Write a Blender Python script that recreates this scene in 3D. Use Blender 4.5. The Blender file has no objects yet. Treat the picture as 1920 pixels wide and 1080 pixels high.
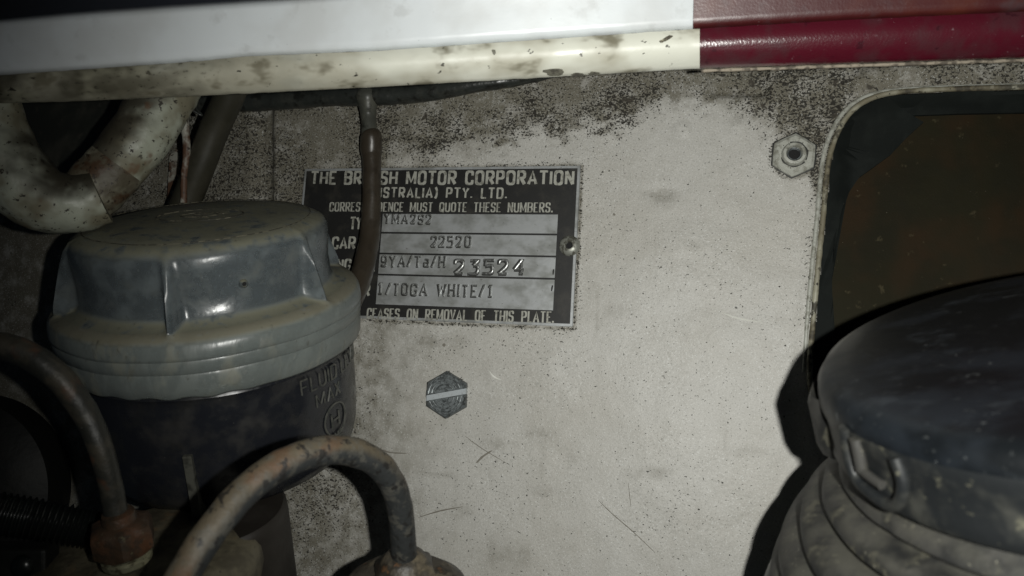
import bpy, math, random
from mathutils import Vector, Matrix, noise
random.seed(7)
MM = 0.001
sc = bpy.context.scene
COL = sc.collection

# ------------------------------------------------------------------ camera
YAW, PITCH, ROLL = map(math.radians, (14.350, 6.736, -3.337))
CX, CZ, CD = 81.608, -62.959, 217.959            # mm, the bulkhead is the plane y = 0
F = 1450.0
def _rot():
    Rz = Matrix.Rotation(YAW, 3, 'Z'); Rx = Matrix.Rotation(PITCH, 3, 'X')
    cr, sr = math.cos(ROLL), math.sin(ROLL)
    Ry = Matrix(((cr, 0, sr), (0, 1, 0), (-sr, 0, cr)))
    return Rz @ Rx @ Ry
RM = _rot()
RIGHT, FWD, UPV = RM.col[0].copy(), RM.col[1].copy(), RM.col[2].copy()
EYE = Vector((CX, -CD, CZ))
cam = bpy.data.cameras.new('camera'); camo = bpy.data.objects.new('camera', cam); COL.objects.link(camo)
cam.sensor_width = 36; cam.lens = F / 1920 * 36
cam.clip_start = 0.002; cam.clip_end = 20
m = Matrix.Identity(4)
for i in range(3):
    m[i][0] = RIGHT[i]; m[i][1] = UPV[i]; m[i][2] = -FWD[i]; m[i][3] = EYE[i] * MM
camo.matrix_world = m
cam.dof.use_dof = True; cam.dof.focus_distance = 0.218; cam.dof.aperture_fstop = 27
sc.camera = camo

# ------------------------------------------------------------------ light: only the little flash beside the lens, and a dim garage
w = bpy.data.worlds.new('World'); sc.world = w; w.use_nodes = True
bg = w.node_tree.nodes['Background']; bg.inputs[0].default_value = (0.55, 0.75, 1.0, 1); bg.inputs[1].default_value = 0.008
fl = bpy.data.lights.new('flash', 'SPOT'); fl.energy = 1.42; fl.color = (1.0, 1.0, 0.95)
fl.shadow_soft_size = 0.0013; fl.spot_size = math.radians(108); fl.spot_blend = 1.0
flo = bpy.data.objects.new('flash', fl); COL.objects.link(flo)
FP = EYE + RIGHT * 14 + UPV * 0.5 - FWD * 2
fm = m.copy()
for i in range(3): fm[i][3] = FP[i] * MM
aim = Matrix.Rotation(math.radians(-10), 4, 'Y')
flo.matrix_world = fm @ aim
sc.view_settings.view_transform = 'Standard'; sc.view_settings.look = 'None'
sc.view_settings.gamma = 1; sc.view_settings.exposure = 0.0
sc.cycles.max_bounces = 8; sc.cycles.use_denoising = True

# ------------------------------------------------------------------ where things stand
def ray(px, py): return (RIGHT * (px - 960) + UPV * (540 - py) + FWD * F)
def at(px, py, d=0.0):                    # point d mm in front of the bulkhead
    r = ray(px, py); t = (-d - EYE.y) / r.y
    return EYE + r * t
def cz(px, py, z): return EYE + ray(px, py) * (z / F)     # point z mm from the camera
UP = (RIGHT * -0.025 + UPV * 0.945 - FWD * 0.29).normalized()   # true up in the engine bay

# ------------------------------------------------------------------ materials
def principled(name):
    mt = bpy.data.materials.new(name); mt.use_nodes = True
    nt = mt.node_tree; return mt, nt, nt.nodes['Principled BSDF']
def N(nt, typ, **kw):
    n = nt.nodes.new(typ)
    for k, v in kw.items(): setattr(n, k, v)
    return n
def coords(nt, scale=(1, 1, 1), rot=(0, 0, 0)):
    tc = N(nt, 'ShaderNodeTexCoord'); mp = N(nt, 'ShaderNodeMapping')
    mp.inputs['Scale'].default_value = [1000 * s for s in scale]
    mp.inputs['Rotation'].default_value = rot
    nt.links.new(tc.outputs['Object'], mp.inputs['Vector']); return mp.outputs[0]
def noise_fac(nt, vec, feat, lo, hi, detail=3, rough=0.6, voro=False):
    t = N(nt, 'ShaderNodeTexNoise'); t.inputs['Scale'].default_value = 1.0 / feat
    t.inputs['Detail'].default_value = detail; t.inputs['Roughness'].default_value = rough
    nt.links.new(vec, t.inputs['Vector'])
    r = N(nt, 'ShaderNodeMapRange'); r.interpolation_type = 'SMOOTHSTEP'
    r.inputs['From Min'].default_value = lo; r.inputs['From Max'].default_value = hi
    nt.links.new(t.outputs[0], r.inputs['Value']); return r.outputs[0]
def mul(nt, a, b):
    n = N(nt, 'ShaderNodeMath', operation='MULTIPLY')
    for i, x in enumerate((a, b)):
        if isinstance(x, (int, float)): n.inputs[i].default_value = x
        else: nt.links.new(x, n.inputs[i])
    return n.outputs[0]
def add(nt, a, b, op='ADD'):
    n = N(nt, 'ShaderNodeMath', operation=op)
    for i, x in enumerate((a, b)):
        if isinstance(x, (int, float)): n.inputs[i].default_value = x
        else: nt.links.new(x, n.inputs[i])
    return n.outputs[0]
def mixc(nt, fac, a, b):
    n = N(nt, 'ShaderNodeMix', data_type='RGBA')
    if isinstance(fac, (int, float)): n.inputs[0].default_value = fac
    else: nt.links.new(fac, n.inputs[0])
    for i, x in ((6, a), (7, b)):
        if isinstance(x, (tuple, list)): n.inputs[i].default_value = (*x, 1)
        else: nt.links.new(x, n.inputs[i])
    return n.outputs[2]
def upmask(nt, lo, hi, axis=None):
    axis = axis or UP
    g = N(nt, 'ShaderNodeNewGeometry'); d = N(nt, 'ShaderNodeVectorMath', operation='DOT_PRODUCT')
    nt.links.new(g.outputs['Normal'], d.inputs[0]); d.inputs[1].default_value = axis
    r = N(nt, 'ShaderNodeMapRange'); r.interpolation_type = 'SMOOTHSTEP'
    r.inputs['From Min'].default_value = lo; r.inputs['From Max'].default_value = hi
    nt.links.new(d.outputs['Value'], r.inputs['Value']); return r.outputs[0]
def layered(name, base, layers=(), rough=0.5, metal=0.0, bump=(), spec=0.5, coat=0.0, roughvar=0.0, trans=0.0, scale=(1, 1, 1), rot=(0,0,0), coatr=.2):
    """layers: (colour, feature mm, lo, hi, amount[, 'up', lo, hi]); bump: (feature mm, height mm)"""
    mt, nt, b = principled(name); v = coords(nt, scale, rot)
    c = base; dirtsum = 0.0
    for L in layers:
        f = noise_fac(nt, v, L[1], L[2], L[3])
        if L[4] != 1: f = mul(nt, f, L[4])
        if len(L) > 5 and L[5] == 'up': f = mul(nt, f, upmask(nt, L[6], L[7]))
        if len(L) > 5 and L[5] == 'gx':
            sp = N(nt, 'ShaderNodeSeparateXYZ'); nt.links.new(coords(nt), sp.inputs[0]); g_ = N(nt, 'ShaderNodeMapRange'); g_.interpolation_type = 'SMOOTHSTEP'
            g_.inputs['From Min'].default_value = L[6]; g_.inputs['From Max'].default_value = L[7]; nt.links.new(sp.outputs[0], g_.inputs['Value']); f = mul(nt, f, g_.outputs[0])
        if len(L) > 5 and L[5] == 'toward': f = mul(nt, f, upmask(nt, L[6], L[7], L[8]))
        c = mixc(nt, f, c, L[0])
        dirtsum = add(nt, dirtsum, f, 'MAXIMUM')
    if isinstance(c, tuple): b.inputs['Base Color'].default_value = (*c, 1)
    else: nt.links.new(c, b.inputs['Base Color'])
    b.inputs['Metallic'].default_value = metal
    b.inputs['Specular IOR Level'].default_value = spec
    b.inputs['Coat Weight'].default_value = coat; b.inputs['Coat Roughness'].default_value = coatr
    b.inputs['Transmission Weight'].default_value = trans
    b.inputs['Roughness'].default_value = rough
    if layers and roughvar:
        nt.links.new(add(nt, mul(nt, dirtsum, roughvar), rough), b.inputs['Roughness'])
        if trans: nt.links.new(mul(nt, add(nt, 1.0, dirtsum, 'SUBTRACT'), trans), b.inputs['Transmission Weight'])
    prev = None
    for feat, hgt in bump:
        t = N(nt, 'ShaderNodeTexNoise'); t.inputs['Scale'].default_value = 1 / feat; t.inputs['Detail'].default_value = 3
        nt.links.new(v, t.inputs['Vector'])
        bp = N(nt, 'ShaderNodeBump'); bp.inputs['Strength'].default_value = 1; bp.inputs['Distance'].default_value = hgt * MM
        nt.links.new(t.outputs[0], bp.inputs['Height'])
        if prev: nt.links.new(prev, bp.inputs['Normal'])
        prev = bp.outputs[0]
    if prev: nt.links.new(prev, b.inputs['Normal'])
    return mt

def make_bulkhead_mat():
    mt, nt, b = principled('speckled_white_paint'); v = coords(nt)
    ga = N(nt, 'ShaderNodeAttribute', attribute_name='grime').outputs['Fac']
    ta = N(nt, 'ShaderNodeAttribute', attribute_name='stain').outputs['Fac']
    base = (0.51, 0.50, 0.465)
    # broad cloudy variation
    c = mixc(nt, mul(nt, noise_fac(nt, v, 40, .38, .68, 4), .35), base, (0.40, 0.375, 0.32))
    c = mixc(nt, mul(nt, noise_fac(nt, v, 3, .50, .78, 6, .75), .26), c, (0.34, 0.33, 0.28))
    # brown film in stained places, broken by noise
    f = noise_fac(nt, v, 5, .28, .70, 6, .7)
    st = N(nt, 'ShaderNodeMapRange'); st.interpolation_type = 'SMOOTHSTEP'
    nt.links.new(mul(nt, ta, add(nt, .62, mul(nt, f, .85))), st.inputs['Value'])
    st.inputs['From Min'].default_value = .12; st.inputs['From Max'].default_value = .95
    c = mixc(nt, mul(nt, st.outputs[0], .9), c, (0.125, 0.112, 0.078))
    # grey fine mottling everywhere
    c = mixc(nt, mul(nt, noise_fac(nt, v, .5, .46, .70, 2), .30), c, (0.22, 0.22, 0.19))
    c = mixc(nt, mul(nt, noise_fac(nt, v, .38, .60, .72, 1), .40), c, (0.82, 0.84, 0.82))  # white flecks painted in as fine sparkle of the flash
    # black specks, denser with grime; slightly stretched crumbs
    def specks(feat, thr, k, col, c, soft=.03, sv=(1, 1, 1)):
        vv = coords(nt, sv)
        t = N(nt, 'ShaderNodeTexNoise'); t.inputs['Scale'].default_value = 1 / feat
        t.inputs['Detail'].default_value = 1.5; t.inputs['Roughness'].default_value = .5
        t.inputs['Distortion'].default_value = .6
        nt.links.new(vv, t.inputs['Vector'])
        th = add(nt, thr, mul(nt, ga, k), 'SUBTRACT')
        d = add(nt, t.outputs[0], th, 'SUBTRACT')
        r = N(nt, 'ShaderNodeMapRange'); r.interpolation_type = 'SMOOTHSTEP'
        r.inputs['From Min'].default_value = 0; r.inputs['From Max'].default_value = soft
        nt.links.new(d, r.inputs['Value'])
        return mixc(nt, mul(nt, r.outputs[0], .93), c, col), r.outputs[0]
    c, s1 = specks(.62, .755, .24, (0.016, 0.014, 0.010), c, .045, sv=(1, 1, 1.25))
    c, s2 = specks(1.25, .80, .185, (0.022, 0.019, 0.014), c, .025, (.8, 1, 1.1))
    c, s3 = specks(3.2, .825, .17, (0.05, 0.043, 0.032), c, .06)
    nt.links.new(c, b.inputs['Base Color'])
    b.inputs['Roughness'].default_value = .46; b.inputs['Specular IOR Level'].default_value = .45
    nt.links.new(add(nt, .43, mul(nt, add(nt, ta, s1, 'MAXIMUM'), .35)), b.inputs['Roughness'])
    prev = None
    for feat, h in ((.4, .055), (1.3, .07), (11, .45), (32, 1.2)):
        t = N(nt, 'ShaderNodeTexNoise'); t.inputs['Scale'].default_value = 1 / feat; t.inputs['Detail'].default_value = 3
        nt.links.new(v, t.inputs['Vector'])
        bp = N(nt, 'ShaderNodeBump'); bp.inputs['Strength'].default_value = 1; bp.inputs['Distance'].default_value = h * MM
        nt.links.new(t.outputs[0], bp.inputs['Height'])
        if prev: nt.links.new(prev, bp.inputs['Normal'])
        prev = bp.outputs[0]
    bp = N(nt, 'ShaderNodeBump'); bp.inputs['Distance'].default_value = .05 * MM
    nt.links.new(s1, bp.inputs['Height']); nt.links.new(prev, bp.inputs['Normal'])
    nt.links.new(bp.outputs[0], b.inputs['Normal'])
    return mt

M = {}
M['bulkhead'] = make_bulkhead_mat()
M['cream'] = layered('cream_paint', (0.74, 0.745, 0.65), [((0.30, 0.285, 0.20), 14, .28, .50, .95, 'gx', 10, -70), ((0.07, 0.062, 0.04), 8, .38, .58, .95, 'gx', 20, -90), ((0.05, 0.045, 0.03), 1.0, .60, .66, .8, 'gx', -10, -60),
    ((0.44, 0.42, 0.33), 12, .38, .62, .8), ((0.13, 0.115, 0.07), 6, .53, .70, .8), ((0.03, 0.026, 0.016), 1.6, .68, .72, .9),
    ((0.02, 0.018, 0.012), 2.6, .70, .73, .95)], rough=.33, roughvar=.3, bump=[(3, .06), (.8, .02)], scale=(.6, 1, 1))
M['cream_dirty'] = layered('grimy_cream_paint', (0.36, 0.35, 0.27), [((0.03, 0.03, 0.024), 4, .46, .54, .9), 
    ((0.16, 0.14, 0.09), 10, .38, .60, .9), ((0.05, 0.043, 0.03), 4, .52, .66, .9), ((0.02, 0.018, 0.012), 1.1, .64, .68, .95)], rough=.42, roughvar=.3, bump=[(3, .08), (.7, .03)])
M['skin_white'] = layered('white_gloss_paint', (0.72, 0.76, 0.78), [
    ((0.62, 0.64, 0.64), 16, .40, .65, .7), ((0.45, 0.46, 0.45), 5, .60, .75, .35), ((0.1, 0.1, 0.1), .8, .74, .77, .6)], rough=.36, bump=[(10, .06), (.6, .008)], coat=.25)
M['skin_red'] = layered('faded_red_paint', (0.066, 0.011, 0.012), [
    ((0.11, 0.026, 0.014), 14, .40, .65, .7), ((0.07, 0.045, 0.05), 9, .50, .68, .7), ((0.5, 0.42, 0.42), .5, .72, .76, .5)], rough=.38, bump=[(.5, .04), (8, .05)], coat=.7, coatr=.3)
M['maroon'] = layered('maroon_gloss_paint', (0.085, 0.007, 0.016), [
    ((0.07, 0.025, 0.03), 9, .42, .66, .75), ((0.30, 0.22, 0.24), .9, .69, .73, .5), ((0.03, 0.005, 0.01), 3, .64, .72, .6)], rough=.24, bump=[(.45, .06), (2.5, .05)], coat=1.0, coatr=.2, spec=.8)
M['edge_tan'] = layered('bare_edge', (0.30, 0.26, 0.20), [((0.05, 0.04, 0.03), 2, .45, .6, .8)], rough=.7, bump=[(.8, .1)])
M['dark_bay'] = layered('dark_mottled_sheet', (0.028, 0.030, 0.024), [((0.085, 0.08, 0.062), 14, .45, .68, .6), ((0.10, 0.09, 0.07), 4, .60, .72, .3)], rough=.6, bump=[(3, .1)])
M['black_edge'] = layered('black_blue_rubber', (0.006, 0.008, 0.014), [], rough=.6)
M['plate_black'] = layered('plate_black_enamel', (0.011, 0.011, 0.0105), [((0.05, 0.046, 0.037), 5, .48, .74, .4), ((0.13, 0.12, 0.10), .5, .66, .74, .45)], rough=.5, bump=[(.6, .01)])
M['alu'] = layered('dull_aluminium', (0.45, 0.465, 0.47), [((0.20, 0.205, 0.19), 6, .40, .66, .8), ((0.12, 0.12, 0.10), 1.0, .62, .72, .6), ((0.03, .03, .025), .7, .73, .76, .9)], rough=.42, metal=.45, bump=[(.5, .012), (7, .1)], roughvar=.15, scale=(.7, 1, 1))
M['letter'] = layered('worn_silver_lettering', (0.42, 0.42, 0.37), [((0.13, 0.125, 0.10), 1.4, .48, .66, .7)], rough=.5, metal=.2, bump=[(.5, .02)])
M['stamp'] = layered('stamped_metal', (0.62, 0.63, 0.62), [((0.12, 0.12, 0.10), .8, .42, .62, .7)], rough=.3, metal=.75, bump=[(.4, .03)])
M['dark_line'] = layered('dark_line_tone', (0.02, 0.02, 0.018), [], rough=.6)  # dark tone for painted character shade, ticks and nut outline
M['rivet'] = layered('painted_rivet', (0.27, 0.275, 0.24), [((0.06, 0.055, 0.04), 1.3, .48, .62, .8)], rough=.4, metal=.3, bump=[(.6, .05)])
M['black'] = layered('black_hole', (0.004, 0.004, 0.004), [], rough=.8)
M['screw'] = layered('grey_steel_screw', (0.12, 0.135, 0.138), [((0.03, 0.032, 0.03), 1.4, .45, .62, .8), ((0.25, 0.27, 0.27), .6, .60, .72, .6)], rough=.42, metal=.15, bump=[(.5, .06)])
M['face_lit'] = layered('lit_face_steel', (0.18, 0.20, 0.205), [((0.05, 0.055, 0.055), 1.2, .45, .6, .7)], rough=.4, metal=.2, bump=[(.5, .05)])  # lighter than the hexagon: shading of the raised face put into colour
M['ring_highlight'] = layered('ring_highlight_steel', (0.26, 0.285, 0.29), [((0.05, 0.055, 0.055), .9, .45, .6, .8)], rough=.4, metal=.5)  # pale colour standing in for highlights on the turned rings
M['slot'] = layered('bright_slot', (0.50, 0.54, 0.56), [((0.35, 0.36, 0.35), .8, .55, .7, .5)], rough=.4, metal=.2, bump=[(.5, .02)])
M['nutpaint'] = layered('painted_nut', (0.40, 0.405, 0.36), [((0.17, 0.165, 0.13), 2.2, .45, .65, .7), ((0.02, 0.018, 0.014), .55, .66, .70, .95)], rough=.38, bump=[(.8, .08), (.3, .02)])
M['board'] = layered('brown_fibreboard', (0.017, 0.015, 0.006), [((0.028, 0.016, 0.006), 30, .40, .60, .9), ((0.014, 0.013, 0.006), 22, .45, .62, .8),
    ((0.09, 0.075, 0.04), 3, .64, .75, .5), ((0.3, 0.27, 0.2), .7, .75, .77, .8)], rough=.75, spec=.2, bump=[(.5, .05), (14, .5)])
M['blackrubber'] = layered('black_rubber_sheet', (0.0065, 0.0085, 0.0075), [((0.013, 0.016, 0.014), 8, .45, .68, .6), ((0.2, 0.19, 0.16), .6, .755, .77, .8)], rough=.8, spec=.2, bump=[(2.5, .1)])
M['lid'] = layered('milky_plastic', (0.25, 0.29, 0.305), [
    ((0.20, 0.23, 0.23), 9, .42, .7, .4), ((0.19, 0.185, 0.13), 4, .24, .50, .92, 'up', .25, .8),
    ((0.13, 0.125, 0.09), 7, .50, .78, .45), ((0.05, 0.045, 0.03), 1.6, .60, .74, .5)], rough=.24, trans=.72, roughvar=.45, bump=[(3.5, .10), (.6, .012)], spec=.45)
M['skirt'] = layered('dusty_milky_skirt', (0.34, 0.38, 0.36), [((0.10, 0.11, 0.10), 7, .46, .66, .5), ((0.20, 0.185, 0.125), 6, .5, .7, .6), ((0.20, 0.185, 0.13), 5, .1, .35, .9, 'up', .35, .8),
    ((0.06, 0.055, 0.04), 1.6, .62, .74, .6), ((0.22, 0.23, 0.22), 3, .60, .72, .5)], rough=.28, trans=.62, roughvar=.4, bump=[(3, .12), (.6, .02)], scale=(1, 1, .35))
M['body'] = layered('dark_clear_plastic', (0.022, 0.024, 0.030), [
    ((0.05, 0.047, 0.04), 8, .45, .72, .55), ((0.16, 0.15, 0.13), .9, .735, .76, .6), ((0.02, 0.02, 0.018), 5, .5, .7, .5)], rough=.2, trans=.35, roughvar=.4, bump=[(6, .12)], spec=.45)
M['body_text'] = layered('raised_plastic_lettering', (0.085, 0.085, 0.075), [((0.035, 0.04, 0.036), 1.4, .46, .62, .7)], rough=.3)
M['fluid'] = layered('dark_fluid', (0.012, 0.013, 0.02), [], rough=.25)
M['clearrib'] = layered('dusty_clear_rib', (0.12, 0.12, 0.10), [((0.03, 0.03, 0.026), 3, .45, .65, .8)], rough=.35, trans=.3)
M['hose_brown'] = layered('brown_vacuum_hose', (0.038, 0.030, 0.021), [((0.075, 0.066, 0.05), 6, .45, .7, .6), ((0.02, 0.015, 0.01), 3, .52, .68, .6)], rough=.36, bump=[(1.6, .06)])
M['hose_grey'] = layered('grey_plastic_tee', (0.060, 0.062, 0.052), [((0.10, 0.10, 0.08), 4, .46, .7, .6), ((0.02, 0.02, 0.016), 3, .52, .68, .8)], rough=.4, bump=[(1.5, .08)])
M['tee_dark'] = layered('dark_plastic_pipe', (0.028, 0.031, 0.028), [((0.06, 0.06, 0.05), 5, .48, .7, .5), ((0.01, .01, .008), 4, .5, .66, .8)], rough=.3, bump=[(2.0, .18)])
M['hose_olive'] = layered('olive_rubber_hose', (0.033, 0.031, 0.021), [((0.06, 0.055, 0.04), 8, .45, .7, .5)], rough=.45, bump=[(2, .05)])
M['pipe_tan'] = layered('rusty_tan_pipe', (0.024, 0.026, 0.026), [
    ((0.105, 0.085, 0.055), 6, .1, .4, .92, 'up', .0, .6), ((0.105, 0.052, 0.025), 9, .50, .66, .7, 'up', -.1, .6),
    ((0.09, 0.085, 0.07), 2.5, .48, .64, .6), ((0.012, 0.011, 0.01), 2.0, .56, .64, .9)], rough=.6, bump=[(1.1, .16), (.4, .05)])
M['pipe_dark'] = layered('dark_corroded_pipe', (0.020, 0.020, 0.016), [((0.055, 0.047, 0.033), 5, .42, .66, .8), ((0.10, 0.04, 0.018), 9, .58, .70, .6), ((.2, .19, .16), .6, .74, .77, .8)], rough=.5, bump=[(1.1, .12)])
M['rust'] = layered('rusty_fitting', (0.045, 0.026, 0.014), [((0.095, 0.038, 0.015), 5, .45, .66, .8), ((0.025, 0.019, 0.012), 2.5, .48, .64, .8), ((0.13, 0.115, 0.07), 1.5, .62, .72, .6)], rough=.55, bump=[(1.4, .22), (.5, .06)])
M['rust_grey'] = layered('grey_rusty_fitting', (0.055, 0.047, 0.036), [((0.14, 0.115, 0.075), 4, .48, .68, .8), ((0.015, 0.013, 0.01), 3, .46, .62, .8), ((0.14, 0.07, 0.03), 3, .60, .70, .6)], rough=.5, bump=[(1.6, .25), (.5, .06)])
M['brass'] = layered('dirty_brass', (0.30, 0.29, 0.19), [((0.07, 0.06, 0.035), 2, .45, .62, .85)], rough=.4, metal=.6, bump=[(.8, .1)])
M['casting'] = layered('tan_dusty_casting', (0.105, 0.092, 0.06), [((0.05, 0.043, 0.028), 7, .40, .60, .85), ((0.20, 0.125, 0.06), 9, .58, .70, .4), ((0.03, 0.027, 0.02), 1.2, .64, .70, .8)], rough=.6, bump=[(1.3, .14), (6, .4)])
M['dark_can'] = layered('dark_brown_can', (0.015, 0.012, 0.009), [((0.028, 0.024, 0.02), 8, .45, .7, .7)], rough=.55, bump=[(3, .08)])
M['conduit'] = layered('black_conduit', (0.009, 0.011, 0.010), [], rough=.3, bump=[(1.5, .05)])
M['bootblack'] = layered('black_rubber_boot', (0.006, 0.0065, 0.005), [((0.016, 0.015, 0.012), 12, .5, .7, .6)], rough=.6, bump=[(3, .2)])
M['cap'] = layered('scuffed_black_cap', (0.004, 0.005, 0.006), [((0.010, 0.013, 0.017), 10, .42, .66, .85), ((0.038, 0.045, 0.052), 6, .56, .76, .6), ((0.09, 0.095, 0.095), 2.0, .66, .74, .5), ((0.07, 0.075, 0.075), 1.0, .62, .72, .3), ((0.16, 0.17, 0.17), 1.6, .735, .77, .6)],
    rough=.36, bump=[(9, .08), (1.5, .02)], roughvar=.15, scale=(.6, 1, 1), rot=(0, 0, .3), spec=.35)
M['cap_side'] = layered('dusty_black_cap_side', (0.0095, 0.011, 0.012), [((0.05, 0.05, 0.043), 7, .46, .7, .75), ((0.13, 0.125, 0.09), 2.5, .62, .72, .6)], rough=.5, bump=[(2, .1)])
M['neck'] = layered('dusty_rubber_neck', (0.036, 0.035, 0.032), [((0.012, 0.0125, 0.0125), 8, .42, .58, .92), ((0.095, 0.09, 0.066), 4, .56, .70, .8), ((0.085, 0.082, 0.066), 6, .35, .65, .6, 'up', .2, .8), ((0.2, 0.19, 0.15), 1.0, .66, .72, .6)], rough=.55, bump=[(2.5, .15), (.7, .03)])
M['bottle'] = layered('grey_plastic_bottle', (0.11, 0.125, 0.12), [((0.07, 0.075, 0.07), 7, .45, .66, .7)], rough=.4, bump=[(4, .15)])
M['armpaint'] = layered('rusting_cream_tube', (0.40, 0.42, 0.34), [
    ((0.17, 0.15, 0.095), 11, .36, .58, .88), ((0.035, 0.030, 0.019), 10, .15, .45, .95, 'up', .0, .6),
    ((0.12, 0.052, 0.02), 7, .62, .72, .6), ((0.022, 0.017, 0.011), 1.3, .62, .655, .95), ((0.03, 0.025, 0.017), 3, .64, .70, .8)], rough=.4, roughvar=.3, bump=[(2.2, .12), (.7, .05)])
M['armrust'] = layered('rust_brown_sleeve', (0.26, 0.25, 0.185), [((0.075, 0.06, 0.038), 8, .38, .58, .85), ((0.065, 0.030, 0.013), 5, .50, .66, .85), ((0.03, 0.02, 0.012), 1.2, .58, .64, .9)], rough=.55, bump=[(1.5, .2)])
M['rustline'] = layered('rusty_seam', (0.36, 0.35, 0.30), [((0.085, 0.036, 0.016), 6, .42, .56, .95), ((0.03, 0.02, .015), 1.2, .58, .64, .9)], rough=.6, bump=[(1, .15)])

# ------------------------------------------------------------------ object helpers
TAGS = ('label', 'category', 'group', 'kind')
def tag(o, label=None, cat=None, group=None, kind=None):
    for k, v in zip(TAGS, (label, cat, group, kind)):
        if v: o[k] = v
    return o
def thing(name, loc, label, cat, group=None):
    o = bpy.data.objects.new(name, None); COL.objects.link(o); o.location = loc * MM
    o.empty_display_size = .005
    return tag(o, label, cat, group)
def world_loc(o):
    v = Vector((0, 0, 0))
    while o is not None: v = v + o.location; o = o.parent
    return v / MM
def obj(name, verts, faces, mat, parent=None, smooth=True, angle=40, origin=None):
    if parent is not None: org = world_loc(parent); loc = Vector((0, 0, 0))
    else:
        if origin is None:
            org = sum((Vector(v) for v in verts), Vector()) / len(verts)
        else: org = origin
        loc = org * MM
    me = bpy.data.meshes.new(name)
    me.from_pydata([tuple((Vector(v) - org) * MM) for v in verts], [], faces)
    me.validate(); me.update()
    import bmesh
    bm = bmesh.new(); bm.from_mesh(me); bmesh.ops.recalc_face_normals(bm, faces=bm.faces[:]); bm.to_mesh(me); bm.free()
    if smooth:
        me.shade_smooth()
        try: me.set_sharp_from_angle(angle=math.radians(angle))
        except Exception: pass
    me.materials.append(mat)
    o = bpy.data.objects.new(name, me); COL.objects.link(o); o.location = loc
    if parent is not None: o.parent = parent
    return o
class G:
    def __init__(s): s.v = []; s.f = []
    def add(s, v, f):
        n = len(s.v); s.v += [Vector(x) for x in v]; s.f += [tuple(i + n for i in q) for q in f]; return s
    def make(s, name, mat, parent=None, **k): return obj(name, s.v, s.f, mat, parent, **k)
def catmull(pts, n=8):
    P = [pts[0]] + list(pts) + [pts[-1]]; out = []
    for i in range(1, len(P) - 2):
        a, b, c, d = P[i - 1], P[i], P[i + 1], P[i + 2]
        for k in range(n):
            t = k / n
            out.append(tuple(.5 * ((2 * b[j]) + (-a[j] + c[j]) * t + (2 * a[j] - 5 * b[j] + 4 * c[j] - d[j]) * t * t + (-a[j] + 3 * b[j] - 3 * c[j] + d[j]) * t ** 3) for j in range(len(b))))
    out.append(tuple(pts[-1])); return out
def tube(pts, segs=24, flat=None, lump=0.0, closed_caps=True):
    """pts: (x,y,z,r) already dense"""
    P = [Vector(p[:3]) for p in pts]; R = [p[3] for p in pts]; v = []; f = []
    T = [(P[min(i + 1, len(P) - 1)] - P[max(i - 1, 0)]).normalized() for i in range(len(P))]
    nrm = T[0].orthogonal().normalized()
    if flat: nrm = (flat[0] - T[0] * flat[0].dot(T[0])).normalized()
    for i, p in enumerate(P):
        nrm = (nrm - T[i] * nrm.dot(T[i])).normalized(); bn = T[i].cross(nrm)
        for k in range(segs):
            a = 2 * math.pi * k / segs
            r = R[i]
            if lump: r *= 1 + lump * noise.noise(Vector((p + nrm * math.cos(a) * r + bn * math.sin(a) * r) * .35))
            v.append(p + nrm * (math.cos(a) * r * (flat[1] if flat else 1)) + bn * (math.sin(a) * r))
    for i in range(len(P) - 1):
        for k in range(segs):
            a, b = i * segs + k, i * segs + (k + 1) % segs
            f.append((a, b, b + segs, a + segs))
    if closed_caps:
        f.append(tuple(range(segs))[::-1]); f.append(tuple(range((len(P) - 1) * segs, len(P) * segs)))
    return v, f
def path(spec, n=8):
    """spec: (px, py, zmm, radius) seen points -> dense world points"""
    return catmull([tuple(cz(a, b, z)) + (r,) for a, b, z, r in spec], n)
def basis(axis, ref=None):
    axis = axis.normalized(); ref = ref or Vector((1, 0, 0))
    x = (ref - axis * ref.dot(axis)).normalized(); return x, axis.cross(x), axis
def lathe(prof, c, axis, segs=72, rmod=None, ref=None, cap=True):
    x, y, a = basis(axis, ref); v = []; f = []
    for i, (r, h) in enumerate(prof):
        for k in range(segs):
            t = 2 * math.pi * k / segs
            rr, hh = r, h
            if rmod: rr, hh = rmod(t, i, r, h)
            v.append(c + x * (math.cos(t) * rr) + y * (math.sin(t) * rr) + a * hh)
    n = len(prof)
    for i in range(n - 1):
        for k in range(segs):
            p, q = i * segs + k, i * segs + (k + 1) % segs
            f.append((p, q, q + segs, p + segs))
    if cap:
        f.append(tuple(range(segs))[::-1]); f.append(tuple(range((n - 1) * segs, n * segs)))
    return v, f
def prism(pts, d0, d1, bev=0.0, axis=Vector((0, -1, 0))):
    """pts world points on the y=0 plane (outline), extruded from d0 to d1 toward the camera, top edge chamfered"""
    n = len(pts); c = sum(pts, Vector()) / n; v = []; f = []
    rings = [(0, d0), (0, d1 - bev), (bev, d1)] if bev else [(0, d0), (0, d1)]
    for ins, d in rings:
        for p in pts:
            q = p + (c - p).normalized() * ins
            v.append(q + axis * d)
    for i in range(len(rings) - 1):
        for k in range(n):
            a, b = i * n + k, i * n + (k + 1) % n
            f.append((a, b, b + n, a + n))
    f.append(tuple(range(n))[::-1]); f.append(tuple(range((len(rings) - 1) * n, len(rings) * n)))
    return v, f
def box(c, x, y, z):
    v = [c + x * a + y * b + z * d for a in (-1, 1) for b in (-1, 1) for d in (-1, 1)]
    return v, [(0, 1, 3, 2), (4, 6, 7, 5), (0, 4, 5, 1), (2, 3, 7, 6), (0, 2, 6, 4), (1, 5, 7, 3)]
def sstep(a, b, x):
    t = max(0, min(1, (x - a) / (b - a))); return t * t * (3 - 2 * t)
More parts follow.
